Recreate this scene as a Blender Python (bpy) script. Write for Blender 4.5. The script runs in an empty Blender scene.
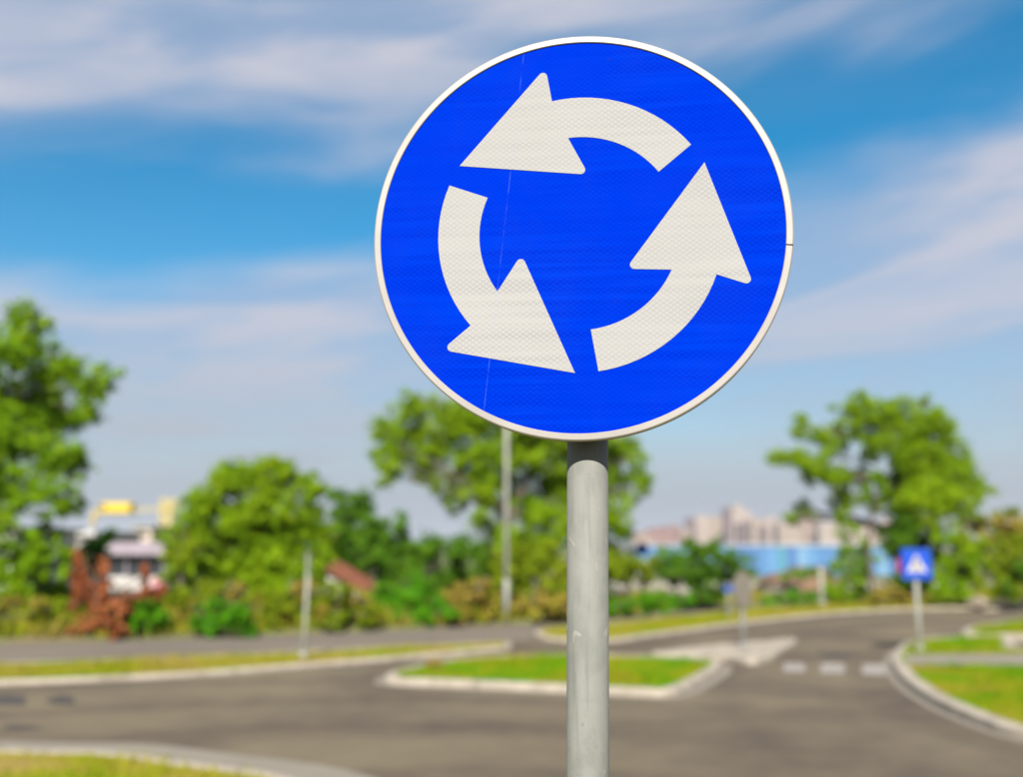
import bpy, bmesh, math, random
import numpy as np
from mathutils import Vector, Matrix

# ------------------------------------------------------------------ camera, sky, sun, exposure
scene = bpy.context.scene
R = math.radians
H = 1.85                                   # eye height
F = 1000.0                                 # focal length in pixels of a 1024 wide frame
PITCH = math.atan(156.0 / F)
cam_data = bpy.data.cameras.new('camera')
cam_data.sensor_width = 36.0
cam_data.lens = F / 1024.0 * 36.0
cam_data.clip_start = 0.05
cam_data.clip_end = 9000.0
cam_data.dof.use_dof = True
cam_data.dof.focus_distance = 1.47
cam_data.dof.aperture_fstop = 2.0
cam_data.dof.aperture_blades = 0
cam = bpy.data.objects.new('camera', cam_data)
scene.collection.objects.link(cam)
cam.location = (0, 0, H)
cam.rotation_euler = (math.pi / 2 + PITCH, 0, 0)
scene.camera = cam

SUN_ELEV = R(37.0)
SUN_AZ = R(186.0)                          # compass style, clockwise from +Y: behind the camera, a little to its left

world = bpy.data.worlds.new('World')
scene.world = world
world.use_nodes = True
wt = world.node_tree
for n in list(wt.nodes):
    wt.nodes.remove(n)


def N(tree, kind, **kw):
    n = tree.nodes.new(kind)
    for k, v in kw.items():
        setattr(n, k, v)
    return n


def feed(tree, sock, val):
    if isinstance(val, bpy.types.NodeSocket):
        tree.links.new(val, sock)
    else:
        sock.default_value = val


def MA(tree, op, a, b=0.0, c=0.0, clamp=False):
    n = N(tree, 'ShaderNodeMath', operation=op, use_clamp=clamp)
    feed(tree, n.inputs[0], a)
    feed(tree, n.inputs[1], b)
    feed(tree, n.inputs[2], c)
    return n.outputs[0]


def SMOOTH(tree, v, lo, hi):
    n = N(tree, 'ShaderNodeMapRange', interpolation_type='SMOOTHSTEP')
    feed(tree, n.inputs['Value'], v)
    n.inputs['From Min'].default_value = lo
    n.inputs['From Max'].default_value = hi
    return n.outputs[0]


def MIX(tree, fac, a, b, mode='MIX'):
    n = N(tree, 'ShaderNodeMix', data_type='RGBA', blend_type=mode)
    feed(tree, n.inputs[0], fac)
    feed(tree, n.inputs[6], a)
    feed(tree, n.inputs[7], b)
    return n.outputs[2]


def NOISE(tree, vec, scale, detail=4.0, rough=0.55, dist=0.0, dim='3D'):
    n = N(tree, 'ShaderNodeTexNoise', noise_dimensions=dim)
    if vec is not None:
        tree.links.new(vec, n.inputs['Vector'])
    n.inputs['Scale'].default_value = scale
    n.inputs['Detail'].default_value = detail
    n.inputs['Roughness'].default_value = rough
    n.inputs['Distortion'].default_value = dist
    return n.outputs[0]


def build_world():
    sky = N(wt, 'ShaderNodeTexSky', sky_type='NISHITA')
    sky.sun_disc = False
    sky.sun_elevation = SUN_ELEV
    sky.sun_rotation = SUN_AZ
    sky.air_density = 1.0
    sky.dust_density = 0.35
    sky.ozone_density = 2.0
    gam = N(wt, 'ShaderNodeHueSaturation')
    gam.inputs['Hue'].default_value = 0.486
    gam.inputs['Saturation'].default_value = 1.55
    gam.inputs['Value'].default_value = 1.0
    wt.links.new(sky.outputs[0], gam.inputs['Color'])
    tc = N(wt, 'ShaderNodeTexCoord')
    sp = N(wt, 'ShaderNodeSeparateXYZ')
    wt.links.new(tc.outputs['Generated'], sp.inputs[0])
    az = MA(wt, 'ARCTAN2', sp.outputs[0], sp.outputs[1])
    el = MA(wt, 'ARCSINE', sp.outputs[2])
    # thin high cloud in long streaks that climb gently to the right
    v = MA(wt, 'MULTIPLY_ADD', az, -0.13, el)
    cv = N(wt, 'ShaderNodeCombineXYZ')
    feed(wt, cv.inputs[0], MA(wt, 'MULTIPLY', az, 1.0))
    feed(wt, cv.inputs[1], MA(wt, 'MULTIPLY', v, 4.2))
    feed(wt, cv.inputs[2], 3.7)
    big = NOISE(wt, cv.outputs[0], 2.3, 3.0, 0.5, 0.4)
    cv2 = N(wt, 'ShaderNodeCombineXYZ')
    feed(wt, cv2.inputs[0], MA(wt, 'MULTIPLY', az, 1.0))
    feed(wt, cv2.inputs[1], MA(wt, 'MULTIPLY', v, 4.6))
    feed(wt, cv2.inputs[2], 9.1)
    fine = NOISE(wt, cv2.outputs[0], 2.9, 4.0, 0.55, 0.7)
    # banks of cloud: one low bank, a clear lane, one high bank
    vv = MA(wt, 'MULTIPLY_ADD', MA(wt, 'SUBTRACT', big, 0.5), 0.16, v)
    lane = MA(wt, 'MULTIPLY', SMOOTH(wt, vv, 0.275, 0.345), SMOOTH(wt, vv, 0.485, 0.395))
    body = MA(wt, 'SUBTRACT', 1.0, lane)
    tex = SMOOTH(wt, MA(wt, 'ADD', MA(wt, 'MULTIPLY', fine, 0.75), MA(wt, 'MULTIPLY', big, 0.25)), 0.28, 0.68)
    cover = MA(wt, 'MULTIPLY', MA(wt, 'MULTIPLY_ADD', body, 0.92, 0.06), MA(wt, 'MULTIPLY_ADD', tex, 0.38, 0.62))
    cloud = MIX(wt, SMOOTH(wt, tex, 0.30, 0.95), (3.1, 3.7, 4.9, 1), (4.35, 4.42, 5.1, 1))
    veil = SMOOTH(wt, el, 0.25, 0.03)
    cloud = MIX(wt, veil, cloud, (3.1, 3.45, 4.0, 1))
    cover = MA(wt, 'MAXIMUM', cover, MA(wt, 'MULTIPLY', veil, 0.97))
    col = MIX(wt, cover, gam.outputs[0], cloud)
    bg = N(wt, 'ShaderNodeBackground')
    bg.inputs['Strength'].default_value = 0.0565
    out = N(wt, 'ShaderNodeOutputWorld')
    wt.links.new(col, bg.inputs[0])
    wt.links.new(bg.outputs[0], out.inputs[0])


build_world()

sun_data = bpy.data.lights.new('sun', 'SUN')
sun_data.energy = 4.9
sun_data.angle = R(0.55)
sun_data.color = (1.0, 0.955, 0.89)
sun = bpy.data.objects.new('sun', sun_data)
scene.collection.objects.link(sun)
to_sun = Vector((math.sin(SUN_AZ) * math.cos(SUN_ELEV), math.cos(SUN_AZ) * math.cos(SUN_ELEV), math.sin(SUN_ELEV)))
sun.rotation_euler = to_sun.to_track_quat('Z', 'Y').to_euler()
sun.location = (-6, -20, 18)

scene.view_settings.view_transform = 'Standard'
scene.view_settings.look = 'None'
scene.view_settings.exposure = 1.25
scene.view_settings.gamma = 1.0
scene.view_settings.use_curve_mapping = False

# ------------------------------------------------------------------ helpers
rng = np.random.default_rng(7)
random.seed(7)
COL = scene.collection
SP, CP = math.sin(PITCH), math.cos(PITCH)


def ray(px, py):
    x = (px - 512.0) / F
    y = -(py - 389.0) / F
    return Vector((x, CP - y * SP, SP + y * CP))


def at(px, py, Y):
    """world point seen at a pixel, Y metres ahead"""
    d = ray(px, py)
    return Vector((0, 0, H)) + d * (Y / d.y)


def g(px, py, z=0.0):
    """point of the level plane z seen at a pixel"""
    d = ray(px, py)
    t = (z - H) / d.z
    return (d.x * t, d.y * t)


def tag(o, label=None, cat=None, group=None, kind=None):
    if label:
        o['label'] = label
    if cat:
        o['category'] = cat
    if group:
        o['group'] = group
    if kind:
        o['kind'] = kind
    return o


def empty(name, loc, rz=0.0):
    o = bpy.data.objects.new(name, None)
    COL.objects.link(o)
    o.location = loc
    o.rotation_euler = (0, 0, rz)
    o.empty_display_size = 0.2
    return o


def link(name, me, mat=None, parent=None):
    if mat is not None:
        me.materials.append(mat)
    o = bpy.data.objects.new(name, me)
    COL.objects.link(o)
    if parent is not None:
        o.parent = parent
    return o


def obj(name, bm, mat=None, parent=None, smooth=False):
    me = bpy.data.meshes.new(name)
    bmesh.ops.recalc_face_normals(bm, faces=bm.faces)
    if smooth:
        for f in bm.faces:
            f.smooth = True
    bm.to_mesh(me)
    bm.free()
    return link(name, me, mat, parent)


def fast_mesh(name, verts, faces_n, mat=None, parent=None):
    """verts (n,3); faces are consecutive runs of faces_n vertices"""
    me = bpy.data.meshes.new(name)
    nv = len(verts)
    nf = nv // faces_n
    me.vertices.add(nv)
    me.vertices.foreach_set('co', np.ascontiguousarray(verts, dtype=np.float32).ravel())
    me.loops.add(nv)
    me.loops.foreach_set('vertex_index', np.arange(nv, dtype=np.int32))
    me.polygons.add(nf)
    me.polygons.foreach_set('loop_start', np.arange(0, nv, faces_n, dtype=np.int32))
    me.update(calc_edges=True)
    return link(name, me, mat, parent)


def box(bm, c, s, rz=0.0, bevel=0.0):
    m = Matrix.Translation(Vector(c)) @ Matrix.Rotation(rz, 4, 'Z') @ Matrix.Diagonal((s[0], s[1], s[2], 1))
    r = bmesh.ops.create_cube(bm, size=1.0, matrix=m)
    if bevel > 0:
        es = list({e for v in r['verts'] for e in v.link_edges})
        bmesh.ops.bevel(bm, geom=es, offset=bevel, segments=2, affect='EDGES', profile=0.5)


def tube(bm, pts, radii, seg=10, caps=True):
    rings = []
    pts = [Vector(p) for p in pts]
    for i, p in enumerate(pts):
        if i == 0:
            t = pts[1] - pts[0]
        elif i == len(pts) - 1:
            t = pts[-1] - pts[-2]
        else:
            t = pts[i + 1] - pts[i - 1]
        t.normalize()
        a = Vector((1, 0, 0)) if abs(t.x) < 0.9 else Vector((0, 1, 0))
        u = t.cross(a).normalized()
        w = t.cross(u)
        rings.append([bm.verts.new(p + (u * math.cos(2 * math.pi * k / seg) + w * math.sin(2 * math.pi * k / seg)) * radii[i]) for k in range(seg)])
    for a, b in zip(rings, rings[1:]):
        for k in range(seg):
            bm.faces.new((a[k], a[(k + 1) % seg], b[(k + 1) % seg], b[k]))
    if caps:
        bm.faces.new(rings[0])
        bm.faces.new(rings[-1])


def prism(bm, pts, n0, n1, frame):
    """extrude a 2D outline between depths n0 and n1 of frame(u, v, n)"""
    a = [bm.verts.new(frame(x, y, n0)) for x, y in pts]
    b = [bm.verts.new(frame(x, y, n1)) for x, y in pts]
    for loop in (a, b):
        f = bm.faces.new(loop)
        f.normal_update()
        if len(pts) > 4:
            bmesh.ops.triangulate(bm, faces=[f])
    k = len(pts)
    for i in range(k):
        bm.faces.new((a[i], a[(i + 1) % k], b[(i + 1) % k], b[i]))


def catmull(pts, step=6, closed=True):
    P = [np.array(p, float) for p in pts]
    n = len(P)
    out = []
    rngi = range(n) if closed else range(n - 1)
    for i in rngi:
        if closed:
            p0, p1, p2, p3 = P[(i - 1) % n], P[i], P[(i + 1) % n], P[(i + 2) % n]
        else:
            p0, p1, p2, p3 = P[max(i - 1, 0)], P[i], P[i + 1], P[min(i + 2, n - 1)]
        for s in range(step):
            t = s / step
            out.append(0.5 * ((2 * p1) + (-p0 + p2) * t + (2 * p0 - 5 * p1 + 4 * p2 - p3) * t * t + (-p0 + 3 * p1 - 3 * p2 + p3) * t ** 3))
    if not closed:
        out.append(P[-1])
    return np.array(out)


def area2(P):
    x, y = P[:, 0], P[:, 1]
    return 0.5 * np.sum(x * np.roll(y, -1) - np.roll(x, -1) * y)


def offset_in(P, d):
    a = np.roll(P, 1, 0)
    b = np.roll(P, -1, 0)
    t = b - a
    t /= np.linalg.norm(t, axis=1)[:, None] + 1e-9
    n = np.stack([-t[:, 1], t[:, 0]], 1)           # inward for CCW
    return P + n * d


def inside(P, X):
    x, y = X[:, 0], X[:, 1]
    c = np.zeros(len(X), bool)
    j = len(P) - 1
    for i in range(len(P)):
        xi, yi = P[i]
        xj, yj = P[j]
        m = ((yi > y) != (yj > y)) & (x < (xj - xi) * (y - yi) / (yj - yi + 1e-12) + xi)
        c ^= m
        j = i
    return c


# ------------------------------------------------------------------ materials
def new_mat(name):
    m = bpy.data.materials.new(name)
    m.use_nodes = True
    t = m.node_tree
    b = t.nodes['Principled BSDF']
    return m, t, b


def set_bump(t, b, height, strength, dist):
    n = N(t, 'ShaderNodeBump')
    n.inputs['Strength'].default_value = strength
    n.inputs['Distance'].default_value = dist
    t.links.new(height, n.inputs['Height'])
    t.links.new(n.outputs[0], b.inputs['Normal'])


def ramp(t, fac, stops):
    n = N(t, 'ShaderNodeValToRGB')
    cr = n.color_ramp
    while len(cr.elements) < len(stops):
        cr.elements.new(0.5)
    for e, (p, c) in zip(cr.elements, stops):
        e.position = p
        e.color = (*c, 1)
    feed(t, n.inputs[0], fac)
    return n.outputs[0]


def mat_noise(name, stops, scale, rough=0.9, detail=5, bump=0.0, bdist=0.01, bscale=None, metallic=0.0, spec=0.3, coord='Object', lo=0.3, hi=0.7):
    m, t, b = new_mat(name)
    tc = N(t, 'ShaderNodeTexCoord')
    geo = N(t, 'ShaderNodeNewGeometry')
    vec = geo.outputs['Position'] if coord == 'World' else tc.outputs['Object']
    nz = NOISE(t, vec, scale, detail, 0.6)
    f = SMOOTH(t, nz, lo, hi)
    t.links.new(ramp(t, f, stops), b.inputs['Base Color'])
    b.inputs['Roughness'].default_value = rough
    b.inputs['Metallic'].default_value = metallic
    b.inputs['Specular IOR Level'].default_value = spec
    if bump > 0:
        set_bump(t, b, NOISE(t, vec, bscale or scale * 8, 4, 0.6), bump, bdist)
    return m


def mat_leaf(name, stops, trans=0.38, rough=0.6):
    m, t, b = new_mat(name)
    geo = N(t, 'ShaderNodeNewGeometry')
    nz = NOISE(t, geo.outputs['Position'], 1.1, 3, 0.6)
    f = MA(t, 'ADD', MA(t, 'MULTIPLY', geo.outputs['Random Per Island'], 0.6), MA(t, 'MULTIPLY', SMOOTH(t, nz, 0.3, 0.7), 0.4))
    c = ramp(t, f, stops)
    t.links.new(c, b.inputs['Base Color'])
    b.inputs['Roughness'].default_value = rough
    b.inputs['Specular IOR Level'].default_value = 0.08
    tr = N(t, 'ShaderNodeBsdfTranslucent')
    t.links.new(MIX(t, 1.0, c, (1.3, 1.25, 0.5, 1), 'MULTIPLY'), tr.inputs[0])
    mx = N(t, 'ShaderNodeMixShader')
    mx.inputs[0].default_value = trans
    t.links.new(b.outputs[0], mx.inputs[1])
    t.links.new(tr.outputs[0], mx.inputs[2])
    t.links.new(mx.outputs[0], t.nodes['Material Output'].inputs[0])
    return m


def mat_flat(name, c, rough=0.6, metallic=0.0, spec=0.4, var=0.12, scale=6.0):
    lo = tuple(x * (1 - var) for x in c)
    hi = tuple(min(1, x * (1 + var)) for x in c)
    return mat_noise(name, [(0, lo), (1, hi)], scale, rough, metallic=metallic, spec=spec, bump=0.05, bdist=0.002)


def mat_asphalt(name, base, warm):
    m, t, b = new_mat(name)
    geo = N(t, 'ShaderNodeNewGeometry')
    P = geo.outputs['Position']
    big = NOISE(t, P, 0.22, 4, 0.55, 0.6)
    mid = NOISE(t, P, 2.2, 5, 0.65)
    fin = NOISE(t, P, 140.0, 2, 0.6)
    # faint worn wheel tracks and dusty lanes
    c = ramp(t, SMOOTH(t, big, 0.32, 0.68), [(0, base), (1, warm)])
    sep = N(t, 'ShaderNodeSeparateXYZ')
    t.links.new(P, sep.inputs[0])
    dx = MA(t, 'ADD', sep.outputs[0], 1.0)
    dy = MA(t, 'SUBTRACT', sep.outputs[1], 1.0)
    rad = MA(t, 'SQRT', MA(t, 'ADD', MA(t, 'MULTIPLY', dx, dx), MA(t, 'MULTIPLY', dy, dy)))
    rad = MA(t, 'MULTIPLY_ADD', big, 1.6, rad)
    ex = MA(t, 'SUBTRACT', sep.outputs[0], 19.20)
    ey = MA(t, 'SUBTRACT', sep.outputs[1], 10.59)
    rad2 = MA(t, 'SQRT', MA(t, 'ADD', MA(t, 'MULTIPLY', ex, ex), MA(t, 'MULTIPLY', ey, ey)))
    rad2 = MA(t, 'MULTIPLY_ADD', big, 0.9, rad2)
    turn = SMOOTH(t, sep.outputs[0], 0.8, 3.2)
    s1 = MA(t, 'MULTIPLY', MA(t, 'SINE', MA(t, 'MULTIPLY', rad, 3.2)), MA(t, 'SUBTRACT', 1.0, turn))
    s2 = MA(t, 'MULTIPLY', MA(t, 'SINE', MA(t, 'MULTIPLY', rad2, 3.0)), turn)
    trk = SMOOTH(t, MA(t, 'ADD', s1, s2), 0.1, 1.0)
    c = MIX(t, MA(t, 'MULTIPLY', trk, 0.50), c, (base[0] * 0.80, base[1] * 0.76, base[2] * 0.78, 1))
    c = MIX(t, MA(t, 'MULTIPLY', SMOOTH(t, mid, 0.35, 0.75), 0.35), c, (warm[0] * 1.18, warm[1] * 1.16, warm[2] * 1.1, 1))
    c = MIX(t, MA(t, 'MULTIPLY', SMOOTH(t, fin, 0.4, 0.8), 0.45), c, (base[0] * 0.55, base[1] * 0.55, base[2] * 0.55, 1))
    t.links.new(c, b.inputs['Base Color'])
    b.inputs['Roughness'].default_value = 0.88
    b.inputs['Specular IOR Level'].default_value = 0.3
    set_bump(t, b, fin, 0.5, 0.004)
    return m


def mat_grass(name, stops, scale=0.9):
    m, t, b = new_mat(name)
    geo = N(t, 'ShaderNodeNewGeometry')
    P = geo.outputs['Position']
    a = SMOOTH(t, NOISE(t, P, scale, 4, 0.6, 0.3), 0.33, 0.67)
    f = MA(t, 'ADD', MA(t, 'MULTIPLY', a, 0.72), MA(t, 'MULTIPLY', geo.outputs['Random Per Island'], 0.28))
    c = ramp(t, f, stops)
    t.links.new(c, b.inputs['Base Color'])
    b.inputs['Roughness'].default_value = 0.9
    b.inputs['Specular IOR Level'].default_value = 0.06
    return m


GREEN_STOPS = [(0.0, (0.17, 0.135, 0.022)), (0.28, (0.145, 0.150, 0.004)), (0.62, (0.090, 0.155, 0.001)), (1.0, (0.045, 0.135, 0.001))]
DRY_STOPS = [(0.0, (0.21, 0.155, 0.045)), (0.35, (0.175, 0.155, 0.014)), (0.7, (0.135, 0.155, 0.003)), (1.0, (0.07, 0.14, 0.001))]
mats = dict(
    road=mat_asphalt('asphalt_main', (0.06369, 0.04757, 0.03396), (0.1295, 0.1045, 0.06406)),
    side=mat_asphalt('asphalt_side', (0.1134, 0.09492, 0.0756), (0.1344, 0.1126, 0.08652)),
    road_dark=mat_noise('dark_patch', [(0, (0.03192, 0.02772, 0.02604)), (1, (0.05208, 0.04536, 0.04116))], 3.0, coord='World', bump=0.3, bscale=90),
    kerb=mat_noise('kerb_concrete', [(0, (0.17, 0.147, 0.115)), (0.3, (0.2352, 0.2041, 0.1596)), (1, (0.3024, 0.2646, 0.21))], 4.0, coord='World', bump=0.2, bscale=40),
    gutter=mat_noise('gutter_concrete', [(0, (0.17, 0.15, 0.12)), (1, (0.1596, 0.1394, 0.1092))], 2.0, coord='World', bump=0.2, bscale=60),
    paint=mat_noise('road_paint', [(0, (0.1428, 0.126, 0.105)), (0.5, (0.2184, 0.1974, 0.1764)), (1, (0.252, 0.231, 0.21))], 7.0, coord='World', bump=0.2, bscale=60),
    turf=mat_grass('turf', GREEN_STOPS),
    turf_dry=mat_grass('turf_dry', DRY_STOPS),
    soil=mat_noise('soil', [(0, (0.1092, 0.0882, 0.0378)), (0.5, (0.1008, 0.105, 0.0294)), (1, (0.0756, 0.1008, 0.0168))], 0.5, coord='World', bump=0.4, bscale=12),
    brown=mat_noise('brown_earth', [(0, (0.0924, 0.04788, 0.02772)), (1, (0.1386, 0.08568, 0.0504))], 0.8, coord='World', bump=0.4, bscale=9),
    bark=mat_noise('bark', [(0, (0.04095, 0.03167, 0.02293)), (1, (0.1092, 0.09282, 0.06825))], 7.0, bump=0.6, bdist=0.02, bscale=30),
    leaf_mid=mat_leaf('leaf_mid', [(0, (0.0682, 0.1518, 0.0022)), (0.4, (0.121, 0.2365, 0.0022)), (0.75, (0.1815, 0.2915, 0.0033)), (1, (0.2475, 0.3135, 0.0044))]),
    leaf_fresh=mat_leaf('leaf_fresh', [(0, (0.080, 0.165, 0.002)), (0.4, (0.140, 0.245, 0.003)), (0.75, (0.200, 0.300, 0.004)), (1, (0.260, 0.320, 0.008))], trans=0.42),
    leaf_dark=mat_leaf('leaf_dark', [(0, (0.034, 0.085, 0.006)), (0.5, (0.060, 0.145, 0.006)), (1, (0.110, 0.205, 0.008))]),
    leaf_lime=mat_leaf('leaf_lime', [(0, (0.090, 0.150, 0.004)), (0.5, (0.150, 0.210, 0.004)), (1, (0.220, 0.235, 0.010))]),
    leaf_vivid=mat_leaf('leaf_vivid', [(0, (0.035, 0.130, 0.002)), (0.5, (0.060, 0.205, 0.003)), (1, (0.100, 0.255, 0.004))]),
    leaf_rust=mat_leaf('leaf_rust', [(0, (0.120, 0.030, 0.012)), (0.5, (0.230, 0.068, 0.024)), (1, (0.310, 0.120, 0.045))], trans=0.15),
    leaf_brown=mat_leaf('leaf_brown', [(0, (0.150, 0.085, 0.020)), (0.5, (0.210, 0.165, 0.025)), (1, (0.200, 0.205, 0.015))], trans=0.2),
    steel=mat_flat('grey_steel', (0.2184, 0.2184, 0.21), 0.5, 0.35, var=0.15),
    lamp=mat_flat('pale_post', (0.252, 0.252, 0.2184), 0.6, 0.1, var=0.12),
    alu=mat_flat('sign_back', (0.2016, 0.1848, 0.1638), 0.55, 0.2, var=0.1),
    glass=mat_flat('window_glass', (0.0252, 0.0294, 0.0336), 0.15, 0.0, spec=0.6, var=0.2),
    white=mat_flat('white_paint', (0.3528, 0.336, 0.3108), 0.6),
    black=mat_flat('black', (0.0168, 0.0168, 0.0168), 0.6),
    rubber=mat_flat('rubber', (0.0168, 0.0168, 0.0168), 0.9),
    yellow=mat_flat('crane_yellow', (0.4032, 0.2856, 0.0168), 0.5),
    blue_far=mat_flat('blue_plate', (0.00504, 0.0462, 0.3192), 0.45),
    navy=mat_flat('navy_plate', (0.0084, 0.0378, 0.1848), 0.45),
    red=mat_flat('red_paint', (0.3192, 0.0168, 0.0252), 0.5),
    lilac=mat_flat('lilac_roof', (0.21, 0.1764, 0.2016), 0.6),
    car=mat_flat('dark_car_paint', (0.0252, 0.02688, 0.0336), 0.3),
)


def mat_sheeting(name, c, contrast, lite):
    """retroreflective sheeting: a fine woven diamond cell grid, faint bands and one long scratch"""
    m, t, b = new_mat(name)
    tc = N(t, 'ShaderNodeTexCoord')
    s = N(t, 'ShaderNodeSeparateXYZ')
    t.links.new(tc.outputs['Object'], s.inputs[0])
    x, z = s.outputs[0], s.outputs[2]
    k = 2 * math.pi / 0.0098
    p1 = MA(t, 'SINE', MA(t, 'MULTIPLY', MA(t, 'MULTIPLY_ADD', z, 1.35, x), k))
    p2 = MA(t, 'SINE', MA(t, 'MULTIPLY', MA(t, 'MULTIPLY_ADD', z, -1.35, x), k))
    cell = SMOOTH(t, MA(t, 'MAXIMUM', p1, p2), 0.35, 1.0)
    patch = SMOOTH(t, NOISE(t, tc.outputs['Object'], 5.0, 3, 0.5), 0.3, 0.7)
    mp = N(t, 'ShaderNodeMapping')
    mp.inputs['Scale'].default_value = (1.0, 1.0, 34.0)
    t.links.new(tc.outputs['Object'], mp.inputs[0])
    bands = SMOOTH(t, NOISE(t, mp.outputs[0], 2.6, 2, 0.5), 0.35, 0.68)
    amt = MA(t, 'MULTIPLY', cell, MA(t, 'MULTIPLY_ADD', patch, contrast, contrast * 0.8))
    dark = MIX(t, 1.0, (c[0], c[1], c[2], 1), (0.50, 0.52, 0.60, 1), 'MULTIPLY')
    col = MIX(t, amt, (c[0], c[1], c[2], 1), dark)
    col = MIX(t, MA(t, 'MULTIPLY', bands, MA(t, 'MULTIPLY_ADD', patch, 0.55, 0.15)), col, lite)
    fade = SMOOTH(t, NOISE(t, tc.outputs['Object'], 9.0, 4, 0.6, 0.6), 0.35, 0.75)
    col = MIX(t, MA(t, 'MULTIPLY', fade, 0.10), col, (c[0] * 0.7 + 0.01, c[1] * 0.8 + 0.01, c[2] * 0.72 + 0.008, 1))
    # long faint scratch, from the rim at the top to the rim at the bottom
    d = MA(t, 'ABSOLUTE', MA(t, 'SUBTRACT', MA(t, 'MULTIPLY_ADD', z, 0.108, -0.110), x))
    sc = MA(t, 'LESS_THAN', d, 0.0007)
    wob = SMOOTH(t, NOISE(t, tc.outputs['Object'], 30.0, 3, 0.6), 0.40, 0.62)
    col = MIX(t, MA(t, 'MULTIPLY', MA(t, 'MULTIPLY', sc, wob), 0.16), col, (0.12, 0.22, 0.5, 1))
    # specks of dirt
    sp = SMOOTH(t, NOISE(t, tc.outputs['Object'], 95.0, 2, 0.5), 0.735, 0.80)
    col = MIX(t, MA(t, 'MULTIPLY', sp, 0.45), col, (c[0] * 0.4 + 0.01, c[1] * 0.4 + 0.01, c[2] * 0.4 + 0.01, 1))
    t.links.new(col, b.inputs['Base Color'])
    b.inputs['Roughness'].default_value = 0.45
    b.inputs['Specular IOR Level'].default_value = 0.0
    set_bump(t, b, cell, 0.10, 0.0006)
    return m


def mat_galv():
    m, t, b = new_mat('galvanised_pole')
    tc = N(t, 'ShaderNodeTexCoord')
    O = tc.outputs['Object']
    mp = N(t, 'ShaderNodeMapping')
    mp.inputs['Scale'].default_value = (1.0, 1.0, 0.22)
    t.links.new(O, mp.inputs[0])
    streak = SMOOTH(t, NOISE(t, mp.outputs[0], 55.0, 4, 0.6), 0.3, 0.7)
    blotch = SMOOTH(t, NOISE(t, O, 26.0, 4, 0.6, 0.4), 0.35, 0.65)
    c = ramp(t, streak, [(0, (0.1176, 0.1218, 0.1075)), (1, (0.1445, 0.147, 0.1294))])
    c = MIX(t, MA(t, 'MULTIPLY', blotch, 0.65), c, (0.1579, 0.1562, 0.1386, 1))
    flake = SMOOTH(t, NOISE(t, O, 40.0, 2, 0.45, 0.5), 0.67, 0.72)
    c = MIX(t, MA(t, 'MULTIPLY', flake, 0.45), c, (0.2352, 0.2268, 0.2016, 1))
    pit = SMOOTH(t, NOISE(t, O, 150.0, 3, 0.6), 0.66, 0.74)
    c = MIX(t, MA(t, 'MULTIPLY', pit, 0.45), c, (0.0756, 0.0756, 0.0672, 1))
    mp2 = N(t, 'ShaderNodeMapping')
    mp2.inputs['Scale'].default_value = (1.0, 1.0, 0.05)
    t.links.new(O, mp2.inputs[0])
    run = SMOOTH(t, NOISE(t, mp2.outputs[0], 85.0, 3, 0.6), 0.55, 0.72)
    c = MIX(t, MA(t, 'MULTIPLY', run, 0.30), c, (0.078, 0.074, 0.060, 1))
    t.links.new(c, b.inputs['Base Color'])
    b.inputs['Metallic'].default_value = 0.0
    b.inputs['Specular IOR Level'].default_value = 0.18
    b.inputs['Roughness'].default_value = 0.7
    set_bump(t, b, MA(t, 'ADD', MA(t, 'MULTIPLY', flake, 0.5), MA(t, 'MULTIPLY', streak, 0.3)), 0.25, 0.0012)
    return m


mats['sign_blue'] = mat_sheeting('sign_blue', (0, 0.01676, 0.3308), 0.42, (0, 0.02381, 0.3528, 1))
mats['sign_white'] = mat_sheeting('sign_white', (0.2538, 0.248, 0.2399), 0.26, (0.2671, 0.2607, 0.2518, 1))
mats['rim'] = mat_noise('rim_aluminium', [(0, (0.2155, 0.1996, 0.1811)), (1, (0.2533, 0.2365, 0.2181))], 9.0, 0.45, metallic=0.1, bump=0.05, bdist=0.001)
mats['galv'] = mat_galv()

# ------------------------------------------------------------------ terrain
def ground_z(Y):
    return float(np.interp(Y, [36, 150, 156, 215, 300, 9000], [-0.06, -5.3, -5.7, -5.7, -6.2, -6.2]))


def build_ground():
    xs = [-4000, -1200, -400, -150, -60, 0, 60, 150, 400, 1200, 4000]
    ys = [-300, -40, 10, 36, 60, 90, 120, 150, 156, 215, 300, 600, 1500, 4500]
    bm = bmesh.new()
    vs = [[bm.verts.new((x, y, ground_z(y))) for x in xs] for y in ys]
    for j in range(len(ys) - 1):
        for i in range(len(xs) - 1):
            bm.faces.new((vs[j][i], vs[j][i + 1], vs[j + 1][i + 1], vs[j + 1][i]))
    tag(obj('ground', bm, mats['soil']), kind='structure')


def sheet(name, P, z, mat, parent=None):
    bm = bmesh.new()
    f = bm.faces.new([bm.verts.new((x, y, z)) for x, y in P])
    f.normal_update()
    bmesh.ops.triangulate(bm, faces=[f])
    for f in bm.faces:
        if f.normal.z < 0:
            f.normal_flip()
    me = bpy.data.meshes.new(name)
    bm.to_mesh(me)
    bm.free()
    return link(name, me, mat, parent)


def ribbon(bm, A, B, za, zb, closed=True):
    n = len(A)
    a = [bm.verts.new((*p, za)) for p in A]
    b = [bm.verts.new((*p, zb)) for p in B]
    for i in range(n if closed else n - 1):
        j = (i + 1) % n
        bm.faces.new((a[i], a[j], b[j], b[i]))


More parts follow.
